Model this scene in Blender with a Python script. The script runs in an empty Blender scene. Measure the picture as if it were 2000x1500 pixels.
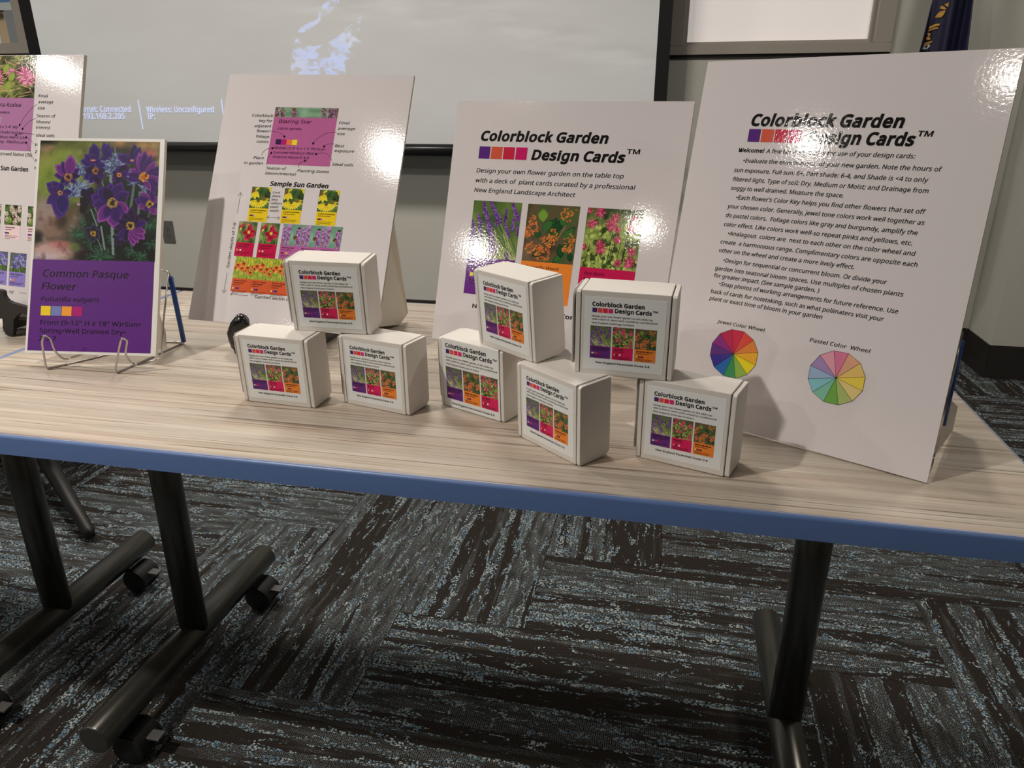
import bpy, math, random
import numpy as np
from mathutils import Vector, Matrix
from mathutils.geometry import tessellate_polygon

random.seed(7); RNG = np.random.RandomState(11)
sc = bpy.context.scene
COL = sc.collection
T = 0.737                                   # height of the table tops above the floor

# ------------------------------------------------------------------ camera, world, lights, exposure
def basis(yaw, pitch, roll):
    f = Vector((math.sin(yaw)*math.cos(pitch), math.cos(yaw)*math.cos(pitch), -math.sin(pitch)))
    r = Vector((math.cos(yaw), -math.sin(yaw), 0)); u = r.cross(f)
    return (r*math.cos(roll)+u*math.sin(roll), -r*math.sin(roll)+u*math.cos(roll), f)
r_, u_, f_ = basis(-0.20783908, 0.36173473, -0.00135604)
CAM = Vector((-0.43680711, -0.70351722, 0.39438965+T))
cam = bpy.data.cameras.new('camera'); cam.sensor_fit = 'HORIZONTAL'; cam.sensor_width = 36.0
cam.lens = 36*1427.1387/2000; cam.clip_start = 0.02; cam.clip_end = 60
co = bpy.data.objects.new('camera', cam); COL.objects.link(co)
co.matrix_world = Matrix(((r_.x, u_.x, -f_.x, CAM.x), (r_.y, u_.y, -f_.y, CAM.y), (r_.z, u_.z, -f_.z, CAM.z), (0, 0, 0, 1)))
sc.camera = co

w = bpy.data.worlds.new('world'); w.use_nodes = True; sc.world = w
w.node_tree.nodes['Background'].inputs[0].default_value = (0.9, 0.95, 1.0, 1)
w.node_tree.nodes['Background'].inputs[1].default_value = 0.12

CEIL = 2.76
def disc_light(x, y, power, size=0.085, colour=(1.0, 0.92, 0.825)):
    l = bpy.data.lights.new('downlight', 'AREA'); l.shape = 'DISK'; l.size = size; l.energy = power; l.color = colour
    l.spread = math.radians(178)
    o = bpy.data.objects.new('downlight_lamp', l); COL.objects.link(o); o.location = (x, y, CEIL-0.035)
    return o
DOWN = [(-1.92, -0.84, 50), (-3.15, -2.42, 24), (-1.80, -2.24, 11), (-4.50, -1.02, 26),
        (-2.6, 1.40, 36), (-1.2, 1.40, 32), (0.8, 1.35, 20), (-4.4, 1.3, 18), (1.3, -1.6, 5)]
for x, y, p in DOWN: disc_light(x, y, p, 0.085 if y < 0 else 0.40)
lob = bpy.data.lights.new('lobby_panel', 'AREA'); lob.shape = 'RECTANGLE'; lob.size = 2.0; lob.size_y = 1.5; lob.energy = 60
lo = bpy.data.objects.new('lobby_lamp', lob); COL.objects.link(lo); lo.location = (-7.4, 5.2, 2.7)

SCREEN_GLOW = 0.86
vs = sc.view_settings; vs.view_transform = 'Standard'; vs.look = 'None'; vs.gamma = 1.0; vs.use_curve_mapping = False
vs.exposure = -0.36
try: sc.display_settings.display_device = 'sRGB'
except Exception: pass

# ------------------------------------------------------------------ object helpers
def lin(c):
    c = np.asarray(c, float)/255.0
    return np.where(c <= 0.04045, c/12.92, ((c+0.055)/1.055)**2.4)
def alb(c, white=(212, 203, 200), a=0.78):          # printed colour as it reads on the white board -> albedo
    return np.clip(lin(c)/lin(white)*a, 0.004, 0.95)
def link(name, me, parent=None, mat=None):
    o = bpy.data.objects.new(name, me); COL.objects.link(o)
    if mat is not None and me is not None and len(me.materials) == 0:
        for m in (mat if isinstance(mat, (list, tuple)) else [mat]): me.materials.append(m)
    if parent is not None: o.parent = parent
    return o
def tag(o, label=None, cat=None, group=None, kind=None):
    if label: o['label'] = label
    if cat: o['category'] = cat
    if group: o['group'] = group
    if kind: o['kind'] = kind
    return o
def empty(name, loc=(0, 0, 0), rz=0.0):
    o = bpy.data.objects.new(name, None); COL.objects.link(o); o.location = loc; o.rotation_euler = (0, 0, rz)
    o.empty_display_size = 0.05
    return o
class MB:
    """collects shapes for one mesh"""
    def __init__(s): s.v = []; s.f = []; s.mi = []; s.sm = []; s.cur = 0
    def add(s, vs_, fs, smooth=False):
        b = len(s.v); s.v += [tuple(v) for v in vs_]
        for f in fs: s.f.append(tuple(b+i for i in f)); s.mi.append(s.cur); s.sm.append(smooth)
    def box(s, x0, y0, z0, x1, y1, z1, M=None):
        p = [(x0, y0, z0), (x1, y0, z0), (x1, y1, z0), (x0, y1, z0), (x0, y0, z1), (x1, y0, z1), (x1, y1, z1), (x0, y1, z1)]
        if M is not None: p = [M @ Vector(q) for q in p]
        s.add(p, [(0, 3, 2, 1), (4, 5, 6, 7), (0, 1, 5, 4), (1, 2, 6, 5), (2, 3, 7, 6), (3, 0, 4, 7)])
    def tube(s, pts, r, n=12, cap=True, smooth=True):
        pts = [Vector(p) for p in pts]; rs = r if isinstance(r, (list, tuple)) else [r]*len(pts)
        t = (pts[1]-pts[0]).normalized(); a = Vector((0, 0, 1)) if abs(t.z) < 0.9 else Vector((1, 0, 0))
        nrm = t.cross(a).normalized(); rings = []
        for i, p in enumerate(pts):
            if i == 0: tt = (pts[1]-pts[0]).normalized()
            elif i == len(pts)-1: tt = (pts[-1]-pts[-2]).normalized()
            else: tt = ((pts[i+1]-p).normalized()+(p-pts[i-1]).normalized()).normalized()
            nrm = (nrm-tt*nrm.dot(tt)).normalized(); b = tt.cross(nrm)
            rings.append([p+(nrm*math.cos(2*math.pi*k/n)+b*math.sin(2*math.pi*k/n))*rs[i] for k in range(n)])
        vs_ = [q for R in rings for q in R]; fs = []
        for i in range(len(pts)-1):
            for k in range(n): fs.append((i*n+k, i*n+(k+1) % n, (i+1)*n+(k+1) % n, (i+1)*n+k))
        s.add(vs_, fs, smooth)
        if cap:
            s.add(rings[0], [tuple(range(n))[::-1]]); s.add(rings[-1], [tuple(range(n))])
    def prism(s, poly, axis_fn, t0, t1, smooth=False):
        """poly 2-D outline extruded from t0 to t1; axis_fn(u,v,t)->xyz"""
        n = len(poly); a = [axis_fn(u, v, t0) for u, v in poly]; b = [axis_fn(u, v, t1) for u, v in poly]
        tri = tessellate_polygon([[Vector((u, v, 0)) for u, v in poly]])
        s.add(a, [tuple(t) for t in tri]); s.add(b, [tuple(reversed(t)) for t in tri])
        s.add(a+b, [(i, (i+1) % n, n+(i+1) % n, n+i) for i in range(n)], smooth)
    def mesh(s, name):
        me = bpy.data.meshes.new(name); me.from_pydata(s.v, [], s.f)
        me.polygons.foreach_set('material_index', s.mi); me.polygons.foreach_set('use_smooth', s.sm)
        me.validate(); me.update(); return me
    def obj(s, name, mat, parent=None, bevel=0, seg=2, fix=True):
        me = s.mesh(name); o = link(name, me, parent, mat)
        if fix:
            import bmesh
            bm = bmesh.new(); bm.from_mesh(me)
            bmesh.ops.remove_doubles(bm, verts=bm.verts, dist=1e-6)
            bmesh.ops.recalc_face_normals(bm, faces=bm.faces); bm.to_mesh(me); bm.free()
        if bevel:
            m = o.modifiers.new('bevel', 'BEVEL'); m.width = bevel; m.segments = seg; m.limit_method = 'ANGLE'; m.angle_limit = math.radians(40)
        return o

# ------------------------------------------------------------------ materials
def new_mat(name):
    m = bpy.data.materials.new(name); m.use_nodes = True; nt = m.node_tree
    return m, nt, nt.nodes['Principled BSDF']
def N(nt, typ, **k):
    n = nt.nodes.new(typ)
    for a, b in k.items():
        if a.startswith('i_'): n.inputs[int(a[2:])].default_value = b
        else: setattr(n, a, b)
    return n
def L(nt, a, b): nt.links.new(a, b)
def plain(name, rgb, rough=0.5, metal=0.0, spec=0.5, bump=0.0, bscale=200.0, var=0.0):
    m, nt, b = new_mat(name); c = tuple(rgb)+(1,)
    b.inputs['Base Color'].default_value = c; b.inputs['Roughness'].default_value = rough
    b.inputs['Metallic'].default_value = metal; b.inputs['Specular IOR Level'].default_value = spec
    tc = N(nt, 'ShaderNodeTexCoord'); no = N(nt, 'ShaderNodeTexNoise'); no.inputs['Scale'].default_value = bscale
    no.inputs['Detail'].default_value = 4; L(nt, tc.outputs['Object'], no.inputs['Vector'])
    if bump:
        bp = N(nt, 'ShaderNodeBump'); bp.inputs['Strength'].default_value = bump; bp.inputs['Distance'].default_value = 0.001
        L(nt, no.outputs['Fac'], bp.inputs['Height']); L(nt, bp.outputs[0], b.inputs['Normal'])
    if var:
        mx = N(nt, 'ShaderNodeMix', data_type='RGBA'); mx.inputs[6].default_value = tuple(x*(1-var) for x in rgb)+(1,)
        mx.inputs[7].default_value = tuple(min(1, x*(1+var)) for x in rgb)+(1,)
        L(nt, no.outputs['Fac'], mx.inputs[0]); L(nt, mx.outputs[2], b.inputs['Base Color'])
    return m
def gloss_bump(nt, b, strength=0.12, scale=260):
    """laminate orange peel of the glossy prints"""
    tc = N(nt, 'ShaderNodeTexCoord'); no = N(nt, 'ShaderNodeTexNoise'); no.inputs['Scale'].default_value = scale
    no.inputs['Detail'].default_value = 2; no.inputs['Roughness'].default_value = 0.55
    L(nt, tc.outputs['Object'], no.inputs['Vector'])
    bp = N(nt, 'ShaderNodeBump'); bp.inputs['Strength'].default_value = strength; bp.inputs['Distance'].default_value = 0.0012
    L(nt, no.outputs['Fac'], bp.inputs['Height']); L(nt, bp.outputs[0], b.inputs['Normal'])
def print_mat(name, rgb=None, rough=0.065, spec=0.42, strength=0.06):
    m, nt, b = new_mat(name)
    if rgb is None:
        at = N(nt, 'ShaderNodeAttribute', attribute_name='ink'); L(nt, at.outputs['Color'], b.inputs['Base Color'])
    else: b.inputs['Base Color'].default_value = tuple(rgb)+(1,)
    b.inputs['Roughness'].default_value = rough; b.inputs['Specular IOR Level'].default_value = spec
    if strength: gloss_bump(nt, b, strength)
    return m
WHITE = print_mat('glossy_white_board', (0.77, 0.73, 0.755))
INK = print_mat('glossy_black_ink', (0.012, 0.011, 0.011))
PHOTO = print_mat('glossy_photo_print')
PWHITE = print_mat('satin_white_board', (0.80, 0.79, 0.76), 0.32, 0.4, 0.12)
PPHOTO = print_mat('satin_photo_print', None, 0.34, 0.15, 0.10)
PINK_ = print_mat('satin_black_ink', (0.010, 0.007, 0.012), 0.34, 0.15, 0.10)
LABELW = print_mat('matte_label_paper', (0.80, 0.82, 0.82), 0.5, 0.35, 0)
LABELP = print_mat('matte_label_print', None, 0.5, 0.35, 0)
LABELI = print_mat('matte_label_ink', (0.015, 0.014, 0.014), 0.5, 0.35, 0)
FOAM = plain('foam_core_edge', (0.66, 0.63, 0.57), 0.7)
CARD = plain('white_cardboard', (0.70, 0.67, 0.63), 0.62, bump=0.15, bscale=900, var=0.05)
SLITSHADE = plain('painted_slit_shade', (0.10, 0.07, 0.045), 0.9)  # dark tone stands in for the shade in the box slits
CHIP = plain('chipboard_easel_back', (0.76, 0.71, 0.63), 0.6, var=0.03)
WIRE = plain('chrome_wire', (0.55, 0.52, 0.50), 0.22, 1.0)
BLUEPL = plain('blue_plastic_sleeve', (0.012, 0.06, 0.27), 0.35)
BLACKPL = plain('black_plastic', (0.006, 0.006, 0.006), 0.22)
BLACKPL2 = plain('matte_black_plastic', (0.008, 0.0075, 0.008), 0.5)
LEG = plain('gunmetal_paint', (0.105, 0.102, 0.092), 0.25, 0.75, 0.5, 0.1, 1500)
EDGE = plain('blue_edge_band', (0.118, 0.205, 0.45), 0.34, 0, 0.5, 0.08, 900)
SCRBLK = plain('black_screen_border', (0.006, 0.0055, 0.006), 0.75, 0, 0.3)
TUBEM = plain('black_metal_bar', (0.010, 0.010, 0.011), 0.28, 0.3)
WALLM = plain('painted_wall', (0.52, 0.515, 0.47), 0.85, 0, 0.3, 0.12, 350, 0.03)
BASEM = plain('rubber_baseboard', (0.020, 0.017, 0.016), 0.55)
FRAMEM = plain('taupe_window_frame', (0.33, 0.30, 0.265), 0.55, var=0.02, bscale=40)
CEILM = plain('ceiling_tile', (0.50, 0.485, 0.46), 0.9)
PLATE = plain('grey_outlet_plate', (0.11, 0.105, 0.105), 0.45)
DARKSLOT = plain('outlet_slot', (0.01, 0.01, 0.01), 0.7)

def table_mat():
    m, nt, b = new_mat('streaked_wood_laminate')
    tc = N(nt, 'ShaderNodeTexCoord'); sep = N(nt, 'ShaderNodeSeparateXYZ'); L(nt, tc.outputs['Object'], sep.inputs[0])
    def streak(sx, sy, seed, detail=3, rough=0.6):
        mp = N(nt, 'ShaderNodeMapping'); mp.inputs['Scale'].default_value = (sx, sy, 1); mp.inputs['Location'].default_value = (seed, seed*1.7, seed)
        L(nt, tc.outputs['Object'], mp.inputs[0]); n = N(nt, 'ShaderNodeTexNoise'); n.inputs['Scale'].default_value = 1
        n.inputs['Detail'].default_value = detail; n.inputs['Roughness'].default_value = rough; n.inputs['Distortion'].default_value = 0.25
        L(nt, mp.outputs[0], n.inputs['Vector']); return n.outputs['Fac']
    def ramp(fac, pts):
        r = N(nt, 'ShaderNodeValToRGB'); e = r.color_ramp.elements
        while len(e) < len(pts): e.new(0.5)
        for el, (p, c) in zip(e, pts): el.position = p; el.color = tuple(c)+(1,)
        L(nt, fac, r.inputs[0]); return r.outputs[0]
    base = ramp(streak(1.5, 75, 3), [(0.28, (0.40, 0.335, 0.27)), (0.46, (0.49, 0.425, 0.35)), (0.60, (0.55, 0.49, 0.41)), (0.76, (0.61, 0.56, 0.485))])
    fine = ramp(streak(4, 420, 9, 4, 0.7), [(0.30, (0.72, 0.68, 0.64)), (0.5, (1, 1, 1)), (0.7, (1.06, 1.05, 1.04))])
    dark = ramp(streak(2.4, 230, 21, 2, 0.5), [(0.32, (0.48, 0.41, 0.36)), (0.40, (1, 1, 1))])
    tint = ramp(streak(1.4, 18, 33, 2), [(0.38, (0.96, 0.975, 1.0)), (0.5, (1, 1, 1)), (0.62, (1.02, 0.975, 0.965))])
    def mul(a, c):
        x = N(nt, 'ShaderNodeMix', data_type='RGBA', blend_type='MULTIPLY'); x.inputs[0].default_value = 1
        L(nt, a, x.inputs[6]); L(nt, c, x.inputs[7]); return x.outputs[2]
    c = mul(mul(mul(base, fine), dark), tint)
    L(nt, c, b.inputs['Base Color']); b.inputs['Roughness'].default_value = 0.36; b.inputs['Specular IOR Level'].default_value = 0.45
    return m
TABLE = table_mat()

def carpet_mat():
    m, nt, b = new_mat('carpet_tile_loop')
    tc = N(nt, 'ShaderNodeTexCoord'); oi = N(nt, 'ShaderNodeObjectInfo')
    off = N(nt, 'ShaderNodeVectorMath', operation='SCALE'); cb = N(nt, 'ShaderNodeCombineXYZ')
    L(nt, oi.outputs['Random'], cb.inputs[0]); L(nt, oi.outputs['Random'], cb.inputs[1]); L(nt, cb.outputs[0], off.inputs[0]); off.inputs['Scale'].default_value = 37.0
    ad = N(nt, 'ShaderNodeVectorMath', operation='ADD'); L(nt, tc.outputs['Object'], ad.inputs[0]); L(nt, off.outputs[0], ad.inputs[1])
    P = ad.outputs[0]
    def noise(sx, sy, seed, detail=2, rough=0.5, dist=0.0):
        mp = N(nt, 'ShaderNodeMapping'); mp.inputs['Scale'].default_value = (sx, sy, 1); mp.inputs['Location'].default_value = (seed, seed*2.3, 0)
        L(nt, P, mp.inputs[0]); n = N(nt, 'ShaderNodeTexNoise', noise_dimensions='2D'); n.inputs['Scale'].default_value = 1
        n.inputs['Detail'].default_value = detail; n.inputs['Roughness'].default_value = rough; n.inputs['Distortion'].default_value = dist
        L(nt, mp.outputs[0], n.inputs['Vector']); return n.outputs['Fac']
    def vor(sx, sy, seed, rnd=1.0):
        mp = N(nt, 'ShaderNodeMapping'); mp.inputs['Scale'].default_value = (sx, sy, 1); mp.inputs['Location'].default_value = (seed, seed, 0)
        L(nt, P, mp.inputs[0]); n = N(nt, 'ShaderNodeTexVoronoi', voronoi_dimensions='2D'); n.inputs['Scale'].default_value = 1
        n.inputs['Randomness'].default_value = rnd; L(nt, mp.outputs[0], n.inputs['Vector']); return n
    def mr(v, a, b_, c=0.0, d=1.0):
        n = N(nt, 'ShaderNodeMapRange'); n.clamp = True
        for i, x in enumerate((a, b_, c, d)): n.inputs[i+1].default_value = x
        L(nt, v, n.inputs[0]); return n.outputs[0]
    def mth(op, a, b_):
        n = N(nt, 'ShaderNodeMath', operation=op)
        for i, x in enumerate((a, b_)):
            if isinstance(x, (int, float)): n.inputs[i].default_value = x
            else: L(nt, x, n.inputs[i])
        return n.outputs[0]
    def mix(f, a, c):
        n = N(nt, 'ShaderNodeMix', data_type='RGBA'); L(nt, f, n.inputs[0])
        for i, x in ((6, a), (7, c)):
            if isinstance(x, tuple): n.inputs[i].default_value = x+(1,)
            else: L(nt, x, n.inputs[i])
        return n.outputs[2]
    # wide stripes along the tile: plain dark bands, woven heather bands, looped flecks crowding the borders
    stripe = noise(0.7, 17, 1, 1, 0.5, 0.08)
    stripe2 = noise(1.6, 48, 5, 2, 0.6, 0.15)
    band = mth('ADD', mth('MULTIPLY', stripe, 0.80), mth('MULTIPLY', stripe2, 0.20))
    weavezone = mr(band, 0.488, 0.502)
    edgez = mth('SUBTRACT', mr(band, 0.455, 0.485), mr(band, 0.505, 0.54))
    v1 = vor(195, 235, 2, 0.95); cell = mr(v1.outputs['Distance'], 0.22, 0.62, 1.0, 0.0)
    clump = noise(16, 62, 8, 3, 0.7, 0.6)
    fl = mth('ADD', mth('MULTIPLY', edgez, 0.34), mth('MULTIPLY', mr(clump, 0.35, 0.72), 0.72))
    fl2 = mth('ADD', fl, mth('MULTIPLY', weavezone, 0.10))
    fleck = mth('MULTIPLY', mr(fl2, 0.485, 0.53), mr(cell, 0.05, 0.5))
    pick = N(nt, 'ShaderNodeSeparateColor'); L(nt, v1.outputs['Color'], pick.inputs[0])
    keep = mr(pick.outputs['Green'], 0.22, 0.30)
    fleck = mth('MULTIPLY', fleck, keep)
    hue = N(nt, 'ShaderNodeValToRGB'); e = hue.color_ramp.elements
    e[0].position = 0.2; e[0].color = (0.12, 0.20, 0.31, 1); e[1].position = 0.85; e[1].color = (0.66, 0.68, 0.64, 1)
    x = e.new(0.42); x.color = (0.24, 0.37, 0.47, 1); x = e.new(0.60); x.color = (0.42, 0.52, 0.55, 1)
    hmix = mth('ADD', mth('MULTIPLY', pick.outputs['Red'], 0.5), mth('MULTIPLY', noise(24, 50, 14, 1), 0.55))
    L(nt, hmix, hue.inputs[0])
    v2 = vor(250, 330, 4, 0.35); dots = mr(v2.outputs['Distance'], 0.14, 0.40, 1.0, 0.0)
    soft = mr(noise(9, 60, 20, 2), 0.36, 0.60, 0.20, 1.0)
    wv = mth('MULTIPLY', mth('MULTIPLY', dots, mth('ADD', mth('MULTIPLY', weavezone, 0.9), mth('MULTIPLY', mr(noise(3, 40, 27, 1), 0.56, 0.60), 0.5))), soft)
    darkc = mix(noise(360, 360, 30, 1), (0.012, 0.010, 0.009), (0.052, 0.043, 0.037))
    weavec = mix(wv, darkc, (0.42, 0.49, 0.51))
    col = mix(fleck, weavec, hue.outputs[0])
    L(nt, col, b.inputs['Base Color']); b.inputs['Roughness'].default_value = 0.95; b.inputs['Specular IOR Level'].default_value = 0.12
    h = mth('ADD', mth('ADD', mth('MULTIPLY', fleck, 1.0), mth('MULTIPLY', wv, 0.4)), mth('MULTIPLY', noise(380, 420, 40, 2), 0.5))
    bp = N(nt, 'ShaderNodeBump'); bp.inputs['Strength'].default_value = 0.9; bp.inputs['Distance'].default_value = 0.004
    L(nt, h, bp.inputs['Height']); L(nt, bp.outputs[0], b.inputs['Normal'])
    return m
CARPET = carpet_mat()
CARPETBASE = plain('dark_carpet_backing', (0.02, 0.018, 0.017), 0.95, var=0.2, bscale=60)

# ------------------------------------------------------------------ lettering: outlines of a humanist sans, tessellated here
GLYPH_CHARS = "ABCDEFGHIJKLMNOPQRSTUVWXYZabcdefghijklmnopqrstuvwxyz0123456789.,;:!'\"()-+</&•™’°"
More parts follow.
